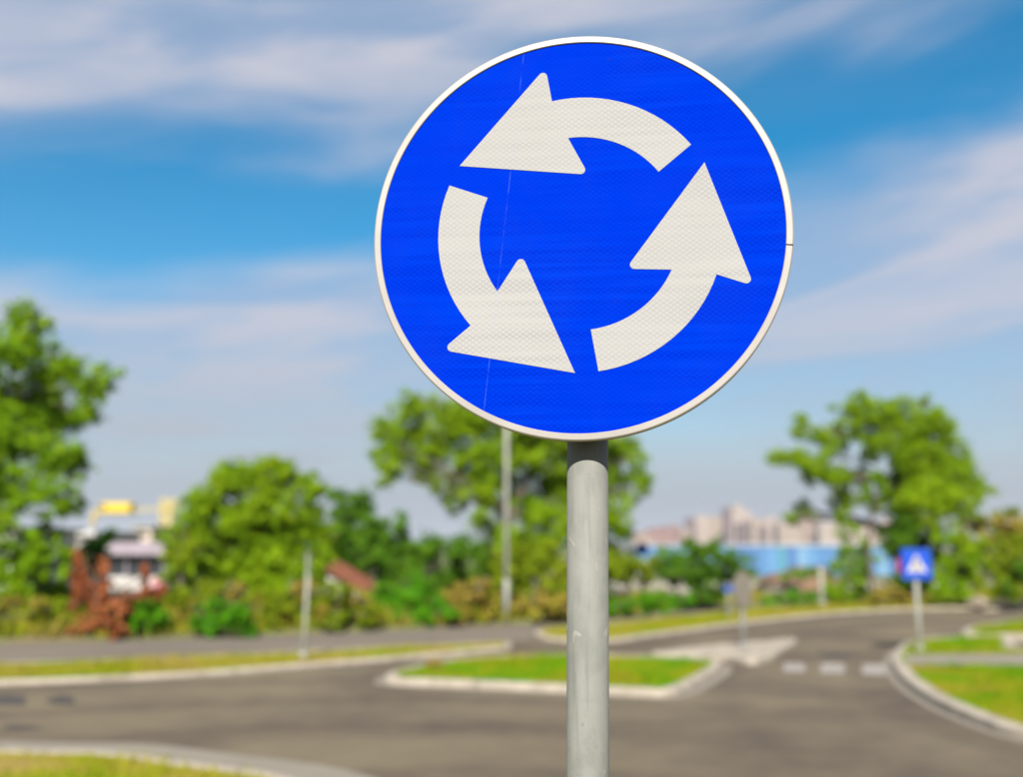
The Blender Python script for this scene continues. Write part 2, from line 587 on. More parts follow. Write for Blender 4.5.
def blades(name, P, z, dens, hgt, wid, mat, parent, exclude=None, cap=60000):
    P = np.asarray(P)
    lo, hi = P.min(0), P.max(0)
    A = (hi - lo).prod()
    n = min(int(A * dens), cap)
    X = rng.uniform(lo, hi, (n, 2))
    X = X[inside(P, X)]
    if exclude is not None:
        X = X[~inside(np.asarray(exclude), X)]
    n = len(X)
    a = rng.uniform(0, 2 * np.pi, n)
    h = rng.uniform(hgt[0], hgt[1], n) * (0.6 + 0.8 * (0.5 + 0.5 * np.sin(X[:, 0] * 2.1 + 1.3 * np.sin(X[:, 1] * 1.7))))
    w = rng.uniform(wid[0], wid[1], n)
    d = np.stack([np.cos(a), np.sin(a)], 1)
    lean = rng.normal(0, 0.35, (n, 2)) * h[:, None]
    V = np.zeros((n, 3, 3), np.float32)
    V[:, 0, :2] = X + d * w[:, None]
    V[:, 1, :2] = X - d * w[:, None]
    V[:, 2, :2] = X + lean
    V[:, :2, 2] = z - 0.01
    V[:, 2, 2] = z + h
    o = fast_mesh(name, V.reshape(-1, 3), 3, mat, parent)
    o['kind'] = 'stuff'
    return o


def kerbed(name, pix, turf='turf', kh=0.12, kw=0.15, gutter=0.0, dens=450, blade=(0.03, 0.09), world_pts=None, step=6, exclude=None, paved=None):
    P = catmull(world_pts if world_pts is not None else [g(*q) for q in pix], step)
    if area2(P) < 0:
        P = P[::-1]
    I = offset_in(P, kw)
    gz = kh - 0.02
    root = sheet(name, offset_in(P, kw - 0.02), gz, mats[paved or turf])
    root['kind'] = 'structure'
    bm = bmesh.new()
    c = offset_in(P, 0.02)
    ribbon(bm, P, P, -0.03, kh - 0.02)
    ribbon(bm, P, c, kh - 0.02, kh)
    ribbon(bm, c, I, kh, kh)
    ribbon(bm, I, I, kh, gz - 0.05)
    bmesh.ops.remove_doubles(bm, verts=bm.verts, dist=1e-5)
    obj('kerb', bm, mats['kerb'], root)
    if gutter > 0:
        bm = bmesh.new()
        ribbon(bm, offset_in(P, -gutter), offset_in(P, 0.01), 0.006, 0.006)
        obj('gutter', bm, mats['gutter'], root)
    if not paved:
        blades('grass', offset_in(P, kw - 0.05), gz, dens, blade, (0.006, 0.014), mats[turf], root, exclude)
    return root, P


build_ground()
road = sheet('road', [(-60, -9), (60, -9), (60, 36.5), (-60, 36.5)], 0.0, mats['road'])
tag(road, kind='structure')

# the grassed island that the big sign stands on, its edge curving away in front of the camera
near = [(-16, 10.6), (-9.5, 10.0), g(0, 757), g(100, 759), g(190, 771), g(300, 790), (-0.4, 6.1), (1.0, 4.9), (1.9, 3.3), (2.2, 1.2), (1.8, -2.0), (-2, -5), (-16, -5)]
kerbed('sign_island', None, 'turf_dry', 0.07, 0.10, 0.62, dens=300, blade=(0.03, 0.10), world_pts=near)

# strip of grass between the main road and the side road
kerbed('left_verge', [(-420, 693), (-200, 690), (0, 686), (100, 682.5), (200, 677), (300, 669), (400, 661), (480, 653.5), (512, 649.5), (497, 645.5),
                      (400, 650), (300, 655), (200, 659.5), (100, 663.5), (0, 666.5), (-200, 671), (-420, 674)], 'turf_dry', 0.06, 0.14)
# strip beyond the far carriageway
kerbed('far_verge', [(536, 634), (548, 641), (610, 643), (655, 637.5), (700, 631.5), (760, 623.5), (830, 616), (900, 611.5), (955, 610), (1000, 611.5),
                     (985, 606), (930, 602.5), (850, 604.5), (760, 609.5), (700, 615.5), (620, 624.5), (562, 629.5)], 'turf_dry', 0.06, 0.16)
# median in the middle of the road
kerbed('median_island', [(388, 685), (450, 688.5), (560, 693.5), (630, 697), (672, 698), (700, 687), (723, 671), (708, 665.5), (640, 661), (545, 660), (450, 665), (400, 676)],
       'turf', 0.09, 0.18, gutter=0.15)
# small paved refuge at the crossing
kerbed('refuge_island', [(652, 658.5), (700, 652), (755, 647), (788, 643.5), (798, 645), (784, 654), (772, 662), (752, 666), (726, 661.5), (690, 660.5)],
       kh=0.09, kw=0.10, paved='kerb')
# right hand islands with a footpath crossing them
foot = [g(905, 661.0), g(960, 660.5), g(1060, 660), g(1240, 660), g(1240, 672), g(1060, 672.5), g(960, 672.5), g(908, 672)]
kerbed('corner_island', [(893, 663), (902, 651), (921, 644), (960, 641.5), (1003, 642), (1016, 648), (1024, 655), (1120, 656), (1260, 656), (1300, 700), (1260, 765), (1120, 757),
                         (1023, 741), (980, 727), (940, 709.5), (911, 691), (897, 676)], 'turf', 0.10, 0.20, gutter=0.12, exclude=foot)
fp = sheet('footpath', foot, 0.088, mats['gutter'])
tag(fp, kind='structure')
kerbed('far_corner_island', [(962, 637), (985, 629), (1040, 624), (1200, 619), (1240, 634), (1100, 641), (1010, 641), (975, 640)], 'turf', 0.11, 0.2)

# the side road is paler than the main road
sr = [g(-420, 672.5), g(0, 665.5), g(200, 658.5), g(400, 649), g(498, 645), g(530, 640), g(545, 629.5), g(620, 623.5), g(700, 614.5), g(760, 608.5), g(850, 603.8),
      g(850, 601), g(700, 609), g(560, 622), g(400, 630), g(200, 638), g(0, 644), g(-420, 650)]
tag(sheet('side_road', sr, 0.005, mats['side']), kind='structure')

# raised bank behind the side road that carries the shrubs
bank_front = [g(-480, 652), g(-200, 649), g(0, 645), g(150, 641), g(300, 635.5), g(400, 631.5), g(500, 626.5), g(570, 623.5), g(620, 620.5), g(700, 610.5), g(760, 605.5), g(850, 602.5), g(960, 600.5), g(1080, 600), g(1200, 602)]
bank_front = [tuple(p) for p in catmull(bank_front, 4, closed=False)]
bank_poly = bank_front + [(bank_front[-1][0] + 6, 44), (-40, 44)]


def build_bank():
    bm = bmesh.new()
    nf = len(bank_front)
    r0 = [bm.verts.new((x, y, -0.05)) for x, y in bank_front]
    r1 = [bm.verts.new((x, y + 0.35, 0.09 + 0.03 * math.sin(x * 1.3))) for x, y in bank_front]
    r2 = [bm.verts.new((x, y + 0.5 * (40 - y), 0.16 + 0.06 * math.sin(x * 0.7))) for x, y in bank_front]
    r3 = [bm.verts.new((x, 40, -0.15)) for x, y in bank_front]
    r4 = [bm.verts.new((x, 44, -0.75)) for x, y in bank_front]
    for a, b in ((r0, r1), (r1, r2), (r2, r3), (r3, r4)):
        for i in range(nf - 1):
            bm.faces.new((a[i], a[i + 1], b[i + 1], b[i]))
    o = obj('bank', bm, mats['soil'], smooth=True)
    tag(o, kind='structure')
    return o


bank = build_bank()
# rough weeds over the whole bank
blades('weeds', [(x, y + 0.15) for x, y in bank_front] + [(bank_front[-1][0], 33), (-32, 33)], 0.10, 75, (0.14, 0.44), (0.016, 0.045), mats['turf_dry'], bank, cap=90000)

# lower road, far below the bank
lr = sheet('lower_road', [(-90, 157), (120, 157), (120, 202), (-90, 202)], -5.62, mats['kerb'])
tag(lr, kind='structure')

# painted crossing and irregular darker patches on the carriageway
for cxp, w, y0, y1 in ((795.5, 10.5, 664.5, 673), (834, 11.5, 665, 674.5), (875.5, 12, 665.5, 676)):
    sheet('zebra_stripe', [g(cxp - w, y0), g(cxp + w - 1, y0), g(cxp + w, y1), g(cxp - w - 1, y1)], 0.005, mats['paint'], road)


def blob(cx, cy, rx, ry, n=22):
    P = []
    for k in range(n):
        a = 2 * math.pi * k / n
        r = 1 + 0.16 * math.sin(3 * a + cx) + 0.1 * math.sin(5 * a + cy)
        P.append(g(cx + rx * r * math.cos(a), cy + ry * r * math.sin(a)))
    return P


sheet('dark_patch', blob(5, 701.5, 24, 5.0), 0.005, mats['road_dark'], road)
sheet('dark_patch', blob(62, 701.5, 14, 4.2), 0.005, mats['road_dark'], road)
sheet('dark_patch', blob(20, 729, 18, 2.2), 0.005, mats['road_dark'], road)
sheet('dark_patch', blob(838, 656, 20, 2.4), 0.005, mats['road_dark'], road)


# ------------------------------------------------------------------ the roundabout sign
def build_main_sign():
    yaw = R(-7.234)
    c = Vector((0.06943502 * 1.39949, 1.39949, H + 0.32048925 * 1.39949))
    base = Vector((c.x - 0.0165, c.y + 0.0625, 0.08))
    root = empty('roundabout_sign', base)
    tag(root, 'large round blue sign with three white circling arrows on grey steel pole', 'traffic sign')
    RO, RF = 0.305, 0.2945
    lc = c - base                                   # sign centre in the root's frame

    def plate(name, bm, mat, smooth=False):
        o = obj(name, bm, mat, root, smooth)
        o.location = lc
        o.rotation_euler = (0, 0, yaw)
        return o
    # face: x right, z up, front towards -y
    bm = bmesh.new()
    n = 160
    prism(bm, [(RF * math.cos(2 * math.pi * k / n), RF * math.sin(2 * math.pi * k / n)) for k in range(n)], 0.0016, 0.0060, lambda x, y, d: (x, d, y))
    plate('face', bm, mats['sign_blue'])
    # edging profile swept round the plate, open at a butt joint on the right
    prof = [(RF - 0.0004, 0.0030), (RF - 0.0002, 0.0002), (RF + 0.0007, -0.0006), (RO - 0.0022, -0.0006), (RO - 0.0006, 0.0006), (RO, 0.0030), (RO, 0.0150), (RO - 0.0015, 0.0165), (RF + 0.001, 0.0165), (RF - 0.0002, 0.0150)]
    bm = bmesh.new()
    n = 240
    gap = 0.0011 / RO
    rings = []
    for k in range(n + 1):
        a = R(-5.9) + gap + (2 * math.pi - 2 * gap) * k / n
        rings.append([bm.verts.new((r * math.cos(a), d, r * math.sin(a))) for r, d in prof])
    m = len(prof)
    for a, b in zip(rings, rings[1:]):
        for k in range(m):
            bm.faces.new((a[k], a[(k + 1) % m], b[(k + 1) % m], b[k]))
    bm.faces.new(rings[0])
    bm.faces.new(rings[-1])
    rim = plate('rim', bm, mats['rim'], False)
    # arrows: one canonical outline turned three times
    can = dict(tip=(0.681, -1.772), b1=(0.860, -49.6), n1=(0.681, -49.5), b2=(0.290, -70.2), n2=(0.476, -54.4), o=(0.679, -112.54), i=(0.480, -113.46))

    def pol(q, rot):
        a = R(q[1] + rot)
        return Vector((q[0] * RO * math.cos(a), q[0] * RO * math.sin(a)))

    def fillet(p, a, b, r):
        da, db = (a - p).normalized(), (b - p).normalized()
        half = math.acos(max(-1, min(1, da.dot(db)))) / 2
        L = r / math.tan(half)
        ctr = p + (da + db).normalized() * (r / math.sin(half))
        A, B = p + da * L - ctr, p + db * L - ctr
        a0 = math.atan2(A.y, A.x)
        a1 = math.atan2(B.y, B.x)
        d = (a1 - a0 + math.pi) % (2 * math.pi) - math.pi
        return [ctr + Vector((math.cos(a0 + d * s / 6), math.sin(a0 + d * s / 6))) * r for s in range(7)]
    for j in range(3):
        rot = 149.846 - 120 * j
        q = {k: pol(v, rot) for k, v in can.items()}
        out = [q['tip']]
        out += fillet(q['b1'], q['tip'], q['n1'], 0.0065)
        for s in range(17):
            out.append(pol((0.680, -49.5 + (-112.54 + 49.5) * s / 16), rot))
        for s in range(17):
            out.append(pol((0.478, -113.46 + (-54.4 + 113.46) * s / 16), rot))
        out += fillet(q['b2'], q['n2'], q['tip'], 0.0065)
        bm = bmesh.new()
        prism(bm, out, 0.0010, 0.0018, lambda x, y, d: (x, d, y))
        plate('arrow', bm, mats['sign_white'])
    # back: plate, two stiffening rails and clamps that hold the pole
    bm = bmesh.new()
    n = 96
    prism(bm, [((RF - 0.002) * math.cos(2 * math.pi * k / n), (RF - 0.002) * math.sin(2 * math.pi * k / n)) for k in range(n)], 0.0063, 0.0080, lambda x, y, d: (x, d, y))
    plate('back_plate', bm, mats['alu'])
    for zz in (-0.15, 0.15):
        bm = bmesh.new()
        box(bm, (0.01, 0.0195, zz), (0.40, 0.022, 0.032), bevel=0.002)
        plate('rail', bm, mats['alu'])
        bm = bmesh.new()
        pr = []
        for k in range(25):
            a = math.pi * 2 * k / 24
            pr.append((0.0345 * math.cos(a), 0.0345 * math.sin(a)))
        a_ = [bm.verts.new((0.0042 + x, 0.0610 + y, zz - 0.012)) for x, y in pr[:-1]]
        b_ = [bm.verts.new((0.0042 + x, 0.0610 + y, zz + 0.012)) for x, y in pr[:-1]]
        for k in range(24):
            bm.faces.new((a_[k], a_[(k + 1) % 24], b_[(k + 1) % 24], b_[k]))
        bm.faces.new(a_)
        bm.faces.new(b_)
        cl = plate('clamp', bm, mats['steel'], False)
    # pole: 60 mm tube leaning very slightly
    bm = bmesh.new()
    top = lc.z + 0.20
    bz = 0.0
    def px(z):
        return 0.0105 * (z - (H - 0.08)) + (0.1101 - base.x)
    tube(bm, [(px(-0.4), 0, -0.4), (px(0.6), 0, 0.6), (px(1.2), 0, 1.2), (px(top), 0, top)], [0.0300] * 4, 64)
    p = obj('pole', bm, mats['galv'], root, True)
    for f in p.data.polygons:
        if len(f.vertices) > 4:
            f.use_smooth = False
    bm = bmesh.new()
    tube(bm, [(px(top), 0, top), (px(top), 0, top + 0.012), (px(top), 0, top + 0.02)], [0.032, 0.032, 0.02], 32)
    obj('pole_cap', bm, mats['black'], root)
    bm = bmesh.new()
    tube(bm, [(0, 0, -0.12), (0, 0, -0.02)], [0.16, 0.15], 28)
    obj('footing', bm, mats['gutter'], root)


build_main_sign()


# ------------------------------------------------------------------ other signs and posts
def post_with(name, label, cat, foot_xy, z0, h, r, mat, lean=0.0, group=None):
    root = empty(name, (foot_xy[0], foot_xy[1], z0))
    tag(root, label, cat, group)
    bm = bmesh.new()
    tube(bm, [(0, 0, -0.25), (lean * h * 0.5, 0, h * 0.5), (lean * h, 0, h)], [r, r, r], 16)
    obj('post', bm, mats[mat], root, True)
    bm = bmesh.new()
    tube(bm, [(0, 0, 0.0), (0, 0, 0.05), (0, 0, 0.07)], [r * 2.2, r * 2.2, r * 1.2], 16)
    obj('base_collar', bm, mats[mat], root)
    return root


def crossing_sign():
    x, y = g(921, 651, 0.1)
    z0 = 0.1
    top = at(920, 549, y - 0.06).z
    root = post_with('crossing_sign', 'square blue pedestrian crossing sign with white triangle on thin grey post', 'traffic sign', (x, y), z0, top - z0 - 0.02, 0.038, 'lamp')
    cz = top - z0 - 0.26
    rz = R(3)

    def part(name, bm, mat, d):
        o = obj(name, bm, mats[mat], root)
        o.location = (0.0, -0.075, cz)
        o.scale = (0.82, 1, 0.82)
        o.rotation_euler = (0, 0, rz)
        return o
    fr = lambda X, Y, d: (X, d, Y)
    def rr(w, r=0.03):
        P = []
        for sx, sy, a0 in ((1, 1, 0), (-1, 1, 90), (-1, -1, 180), (1, -1, 270)):
            for k in range(5):
                a = R(a0 + 22.5 * k)
                P.append((sx * (w - r) + r * math.cos(a), sy * (w - r) + r * math.sin(a)))
        return P
    bm = bmesh.new()
    prism(bm, rr(0.31), 0.0, 0.012, fr)
    part('plate', bm, 'blue_far', 0)
    bm = bmesh.new()
    prism(bm, [(-0.21, -0.17), (0.21, -0.17), (0.0, 0.20)], -0.004, 0.004, fr)
    part('triangle', bm, 'white', 0)
    # walking figure on stripes
    bm = bmesh.new()
    prism(bm, [(0.02 * math.cos(2 * math.pi * k / 12) + 0.005, 0.095 + 0.02 * math.sin(2 * math.pi * k / 12)) for k in range(12)], -0.007, 0.0, fr)
    prism(bm, [(-0.02, 0.07), (0.022, 0.07), (0.05, 0.02), (0.04, 0.01), (0.018, 0.04), (0.015, -0.02), (0.05, -0.09), (0.06, -0.13), (0.035, -0.13), (0.0, -0.05), (-0.03, -0.09), (-0.055, -0.13), (-0.08, -0.12), (-0.05, -0.07), (-0.02, -0.01), (-0.022, 0.035), (-0.05, 0.005), (-0.058, 0.018)], -0.007, 0.0, fr)
    for sx in (-0.11, 0.0, 0.11):
        prism(bm, [(sx - 0.03, -0.16), (sx + 0.03, -0.16), (sx + 0.025, -0.14), (sx - 0.025, -0.14)], -0.007, 0.0, fr)
    part('pedestrian_figure', bm, 'black', 0)
    # round plate for the other direction, only its red edge shows on the left
    bm = bmesh.new()
    prism(bm, [(-0.11 + 0.24 * math.cos(2 * math.pi * k / 40), -0.04 + 0.25 * math.sin(2 * math.pi * k / 40)) for k in range(40)], 0.125, 0.135, fr)
    part('rear_plate', bm, 'red', 0)


crossing_sign()


def keep_sign():
    x, y = g(744, 646, 0.1)
    top = at(744, 571, y).z
    root = post_with('round_sign', 'grey round sign plate seen at a slant on the paved refuge', 'traffic sign', (x, y), 0.08, top - 0.12, 0.04, 'steel', 0.01)
    cz = top - 0.08 - 0.33
    bm = bmesh.new()
    fr = lambda X, Y, d: (X, d, Y)
    prism(bm, [(0.32 * math.cos(2 * math.pi * k / 48), 0.32 * math.sin(2 * math.pi * k / 48)) for k in range(48)], 0.0, 0.02, fr)
    o = obj('plate', bm, mats['gutter'], root)
    o.location = (0.03, -0.045, cz)
    o.rotation_euler = (0, 0, R(50))
    bm = bmesh.new()
    prism(bm, [(0.29 * math.cos(2 * math.pi * k / 48), 0.29 * math.sin(2 * math.pi * k / 48)) for k in range(48)], 0.021, 0.024, fr)
    o2 = obj('face', bm, mats['blue_far'], root)
    o2.location = o.location
    o2.rotation_euler = o.rotation_euler
    for dz in (-0.12, 0.12):
        bm = bmesh.new()
        tube(bm, [(0, 0, cz + dz - 0.02), (0, 0, cz + dz + 0.02)], [0.05, 0.05], 16)
        obj('clamp', bm, mats['steel'], root)


keep_sign()


def lamp_post():
    x, y = g(507, 621, 0.1)
    root = empty('lamp_post', (x, y, 0.05))
    tag(root, 'tall pale lamp post rising behind the big blue sign beside the side road', 'lamp post')
    h = at(507, 300, y).z
    bm = bmesh.new()
    tube(bm, [(0, 0, -0.3), (0.0, 0, h * 0.5), (0.0, 0, h)], [0.058, 0.052, 0.042], 20)
    obj('pole', bm, mats['lamp'], root, True)
    bm = bmesh.new()
    tube(bm, [(0, 0, 0), (0, 0, 0.9), (0, 0, 0.98)], [0.075, 0.075, 0.058], 20)
    obj('base_sleeve', bm, mats['lamp'], root, True)
    bm = bmesh.new()
    box(bm, (0, -0.079, 0.55), (0.08, 0.012, 0.32), bevel=0.004)
    obj('access_door', bm, mats['steel'], root)
    bm = bmesh.new()
    tube(bm, [(0, 0, h - 0.02), (0.1, -0.25, h + 0.12), (0.2, -0.8, h + 0.16)], [0.045, 0.04, 0.035], 12)
    obj('arm', bm, mats['lamp'], root, True)
    bm = bmesh.new()
    box(bm, (0.24, -1.05, h + 0.17), (0.24, 0.55, 0.11), R(12), 0.03)
    hd = obj('lantern', bm, mats['alu'], root)
    bm = bmesh.new()
    box(bm, (0.24, -1.08, h + 0.108), (0.17, 0.38, 0.02), R(12), 0.004)
    obj('lens', bm, mats['white'], hd)


lamp_post()


def left_post():
    x, y = g(303.5, 657, 0.1)
    h = at(308, 556, y).z - 0.1
    root = post_with('marker_post', 'thin pale post standing alone in the grass verge before the round bush', 'post', (x, y), 0.1, h, 0.03, 'lamp', 0.028)
    bm = bmesh.new()
    box(bm, (0.028 * h, 0, h - 0.10), (0.03, 0.30, 0.26), R(2), 0.006)
    obj('side_plate', bm, mats['lamp'], root)


left_post()


def small_sign(name, label, px, py, Y, kind):
    c = at(px, py, Y)
    root = post_with(name, label, 'traffic sign', (c.x, Y), 0.1, c.z + 0.05, 0.03, 'steel')
    bm = bmesh.new()
    fr = lambda X, Y_, d: (X, d, Y_)
    if kind == 'round':
        prism(bm, [(0.20 * math.cos(2 * math.pi * k / 36), 0.20 * math.sin(2 * math.pi * k / 36)) for k in range(36)], 0, 0.012, fr)
        m = 'navy'
    else:
        box(bm, (0, 0.006, 0), (0.28, 0.012, 0.17), bevel=0.003)
        m = 'navy'
    o = obj('plate', bm, mats[m], root)
    o.location = (0, -0.045, c.z - 0.1)
    for dz in (-0.08, 0.08):
        bm = bmesh.new()
        box(bm, (0, -0.014, c.z - 0.1 + dz), (0.10, 0.045, 0.025), bevel=0.003)
        obj('bracket', bm, mats['steel'], root)


small_sign('round_sign', 'small round dark blue sign far off between the steel pole and the bush', 642.5, 550, 31.0, 'round')
small_sign('direction_sign', 'small blue plate low at the foot of the dark green bush', 729, 589.5, 26.0, 'plate')

xp, yp = g(823, 604.5, 0.1)
post_with('marker_post', 'short pale post in the scrub below the long blue building', 'post', (xp, yp), 0.1, at(823, 569, yp).z - 0.1, 0.055, 'lamp')


# ------------------------------------------------------------------ vegetation
def leaf_cloud(cl, Y, leaf, dens, depth=0.9, ybase=None, up=0.35, lay=0.9):
    """cl: clumps as (px, py, radius px); returns leaf quads spread in lumps through each clump"""
    out = []
    centres = []
    for q in cl:
        c = np.array(at(q[0], q[1], Y))
        r = q[2] * Y / F * 1.12
        dy = (q[3] if len(q) > 3 else rng.uniform(-1, 1) * depth) * 1.0
        s = (Y + dy) / Y
        c = np.array([c[0] * s, Y + dy, H + (c[2] - H) * s])
        centres.append((c, r))
        nsub = max(7, int(10 + 12 * r))
        d = rng.normal(size=(nsub, 3))
        d /= np.linalg.norm(d, axis=1)[:, None]
        sub = c + d * (r * rng.uniform(0.1, 0.95, nsub) ** 0.6)[:, None] * np.array([1.0, 0.9, lay])
        sr = r * rng.uniform(0.26, 0.50, nsub)
        for sc_, s_ in zip(sub, sr):
            nl = max(10, int(dens * s_ * s_ * 19 / (leaf * leaf)))
            e = rng.normal(size=(nl, 3))
            e /= np.linalg.norm(e, axis=1)[:, None]
            p = sc_ + e * (s_ * np.minimum(np.abs(rng.normal(0.62, 0.33, nl)), 1.5))[:, None] * np.array([1.05, 1.05, 0.88])
            nrm = e * 0.9 + rng.normal(size=(nl, 3)) * 0.45 + np.array([0, -0.15, up])
            nrm /= np.linalg.norm(nrm, axis=1)[:, None]
            t = np.cross(nrm, rng.normal(size=(nl, 3)))
            t /= np.linalg.norm(t, axis=1)[:, None] + 1e-9
            b = np.cross(nrm, t)
            L = leaf * rng.uniform(0.6, 1.25, nl)[:, None]
            W = L * 0.36
            V = np.stack([p - t * L * 0.5, p + b * W - nrm * L * 0.06, p + t * L * 0.5, p - b * W - nrm * L * 0.06], 1)
            out.append(V.reshape(-1, 3))
    V = np.concatenate(out)
    return V, centres


def limb(bm, a, b, r0, r1, bend, seg=7):
    a, b = Vector(a), Vector(b)
    m = a.lerp(b, 0.5) + Vector((random.uniform(-1, 1) * bend, random.uniform(-1, 1) * bend, bend * 0.6))
    P = []
    for k in range(6):
        t = k / 5
        P.append(a * (1 - t) ** 2 + m * 2 * t * (1 - t) + b * t * t)
    tube(bm, P, [r0 + (r1 - r0) * k / 5 for k in range(6)], seg)


def tree(name, label, cat, foot, Y, trunk, clumps, leaf, dens, mat, depth=0.9, group=None, twig=True, mat2=None, clumps2=None, lay=0.9):
    """foot: (px, z); trunk: list of forks [(px, py, radius)], limbs run from the nearest fork to each clump"""
    fx = at(foot[0], 545, Y).x
    root = empty(name, (fx, Y, foot[1]))
    tag(root, label, cat, group)
    org = np.array([fx, Y, foot[1]])
    V, cen = leaf_cloud(clumps, Y, leaf, dens, depth, lay=lay)
    o = fast_mesh('crown', V - org, 4, mats[mat], root)
    o['kind'] = 'stuff'
    if clumps2:
        V2, cen2 = leaf_cloud(clumps2, Y, leaf, dens, depth, lay=lay)
        o = fast_mesh('crown', V2 - org, 4, mats[mat2], root)
        o['kind'] = 'stuff'
        cen = cen + cen2
    bm = bmesh.new()
    forks = [(Vector((0, 0, -0.3)), trunk[0][2] * 1.25)]
    P = [Vector((0, 0, -0.3))]
    Rr = [trunk[0][2] * 1.3]
    nodes = []
    for q in trunk:
        v = Vector(np.array(at(q[0], q[1], Y)) - org)
        v.y += random.uniform(-0.15, 0.15)
        P.append(v)
        Rr.append(q[2])
        nodes.append((v, q[2]))
    tube(bm, P, Rr, 10)
    for c, r in cen:
        c = Vector(c - org)
        n, rad = min(nodes, key=lambda q: (q[0] - c).length + (2.0 if q[0].z > c.z + 0.4 else 0))
        if (n - c).length > 0.05:
            limb(bm, n, c, rad * 0.36, max(0.010, rad * 0.10), 0.12 * (n - c).length)
            if twig:
                for _ in range(3):
                    e = c + Vector((random.uniform(-1, 1), random.uniform(-1, 1), random.uniform(-0.4, 1))) * r * 0.8
                    limb(bm, c.lerp(n, 0.25), e, max(0.012, rad * 0.16), 0.008, 0.05, 5)
    obj('trunk', bm, mats['bark'], root, True)
    return root


# left tree, cut by the frame
tree('broadleaf_tree', 'tall green tree at the left edge of the view', 'tree', (-14, 0.05), 24.0,
     [(-12, 560, 0.20), (-8, 500, 0.17), (0, 450, 0.13), (8, 400, 0.09)],
     [(22, 325, 24), (2, 345, 34), (38, 368, 30), (66, 378, 30), (100, 384, 21), (30, 405, 34), (62, 418, 30), (86, 412, 16), (10, 440, 40), (58, 452, 26), (76, 466, 18),
      (-45, 350, 40), (-40, 410, 55), (-70, 470, 60), (-110, 400, 60), (18, 486, 30), (56, 496, 24), (-20, 505, 36), (72, 505, 14), (14, 528, 22), (46, 532, 18), (-70, 530, 45), (-150, 450, 60)],
     0.13, 0.7, 'leaf_mid', 1.1)
# round bush tree
tree('round_tree', 'dense round green tree left of the big blue sign', 'tree', (255, 0.1), 26.0,
     [(255, 590, 0.16), (255, 560, 0.13), (252, 520, 0.08)],
     [(225, 478, 22), (255, 474, 24), (288, 478, 22), (200, 505, 24), (232, 508, 30), (268, 506, 30), (304, 505, 24), (190, 535, 26), (220, 545, 34), (258, 548, 36), (296, 545, 32),
      (318, 532, 20), (205, 572, 28), (245, 582, 32), (285, 580, 32), (312, 568, 22), (312, 488, 14), (270, 462, 10)],
     0.13, 0.95, 'leaf_fresh', 1.2)
tree('bushy_tree', 'dark green bushy tree squeezed between the round tree and the tallest tree', 'tree', (355, 0.1), 28.0,
     [(355, 590, 0.12), (354, 560, 0.10), (352, 530, 0.06)],
     [(340, 504, 17), (360, 510, 18), (332, 530, 20), (362, 535, 24), (390, 528, 18), (340, 558, 22), (375, 562, 26), (400, 552, 20), (350, 582, 20), (400, 582, 22)],
     0.16, 1.0, 'leaf_dark', 1.0)
# middle tree
tree('broadleaf_tree', 'tallest airy green tree behind the big blue sign and lamp post', 'tree', (500, 0.1), 30.0,
     [(500, 590, 0.24), (497, 552, 0.20), (512, 515, 0.15), (530, 475, 0.11), (545, 430, 0.07)],
     [(386, 440, 16), (384, 462, 14), (410, 400, 13), (402, 428, 25), (398, 452, 21), (425, 412, 23), (448, 425, 28), (430, 446, 25), (474, 418, 28), (468, 446, 28), (500, 425, 30), (498, 456, 30), (392, 474, 16), (440, 474, 23), (470, 478, 23), (505, 486, 25),
      (530, 400, 34), (560, 410, 34), (532, 440, 32), (565, 448, 34), (600, 440, 32), (590, 415, 23), (622, 452, 23), (640, 462, 14), (638, 488, 16), (612, 480, 28), (575, 482, 30), (540, 492, 30), (540, 525, 28), (580, 520, 30),
      (612, 514, 23), (624, 528, 16), (478, 505, 21), (455, 500, 16), (494, 530, 21), (600, 545, 23), (525, 552, 28), (512, 565, 18)],
     0.13, 0.62, 'leaf_fresh', 1.5)
# shrubs under it
tree('large_shrub', 'dark green shrub below the tallest tree on its left side', 'shrub', (425, 0.1), 27.0,
     [(425, 600, 0.08), (425, 575, 0.06)],
     [(400, 562, 22), (430, 552, 24), (462, 558, 22), (415, 585, 24), (450, 585, 26), (440, 600, 18), (395, 596, 18)], 0.15, 1.0, 'leaf_dark', 0.7)
tree('large_shrub', 'green shrub below the tallest tree just right of the lamp post', 'shrub', (535, 0.1), 26.5,
     [(535, 600, 0.08), (535, 580, 0.06)],
     [(490, 566, 20), (520, 562, 22), (550, 562, 24), (578, 570, 20), (530, 588, 24), (562, 590, 24), (495, 590, 18), (600, 575, 20), (590, 595, 18)], 0.15, 1.0, 'leaf_lime', 0.7)
tree('low_shrub', 'bright green low shrub beside the side road under the tallest tree', 'shrub', (408, 0.1), 23.0,
     [(408, 620, 0.05), (408, 610, 0.04)],
     [(385, 600, 16), (410, 592, 18), (432, 604, 18), (400, 614, 15), (425, 618, 13), (447, 614, 10)], 0.13, 1.0, 'leaf_vivid', 0.4)
tree('dry_brush', 'brown and yellow dry brush left of the lamp post foot', 'shrub', (470, 0.1), 23.5,
     [(470, 618, 0.04), (470, 608, 0.03)],
     [(455, 598, 13), (475, 592, 15), (492, 606, 13), (462, 612, 11), (485, 616, 9), (445, 610, 9)], 0.13, 0.8, 'leaf_brown', 0.4)
tree('dry_brush', 'brown and yellow dry brush between the lamp post and the steel pole', 'shrub', (545, 0.1), 23.8,
     [(545, 614, 0.04), (545, 606, 0.03)],
     [(525, 604, 12), (545, 600, 12), (562, 606, 11), (535, 614, 8), (555, 614, 8), (575, 606, 12)], 0.13, 0.8, 'leaf_brown', 0.4)
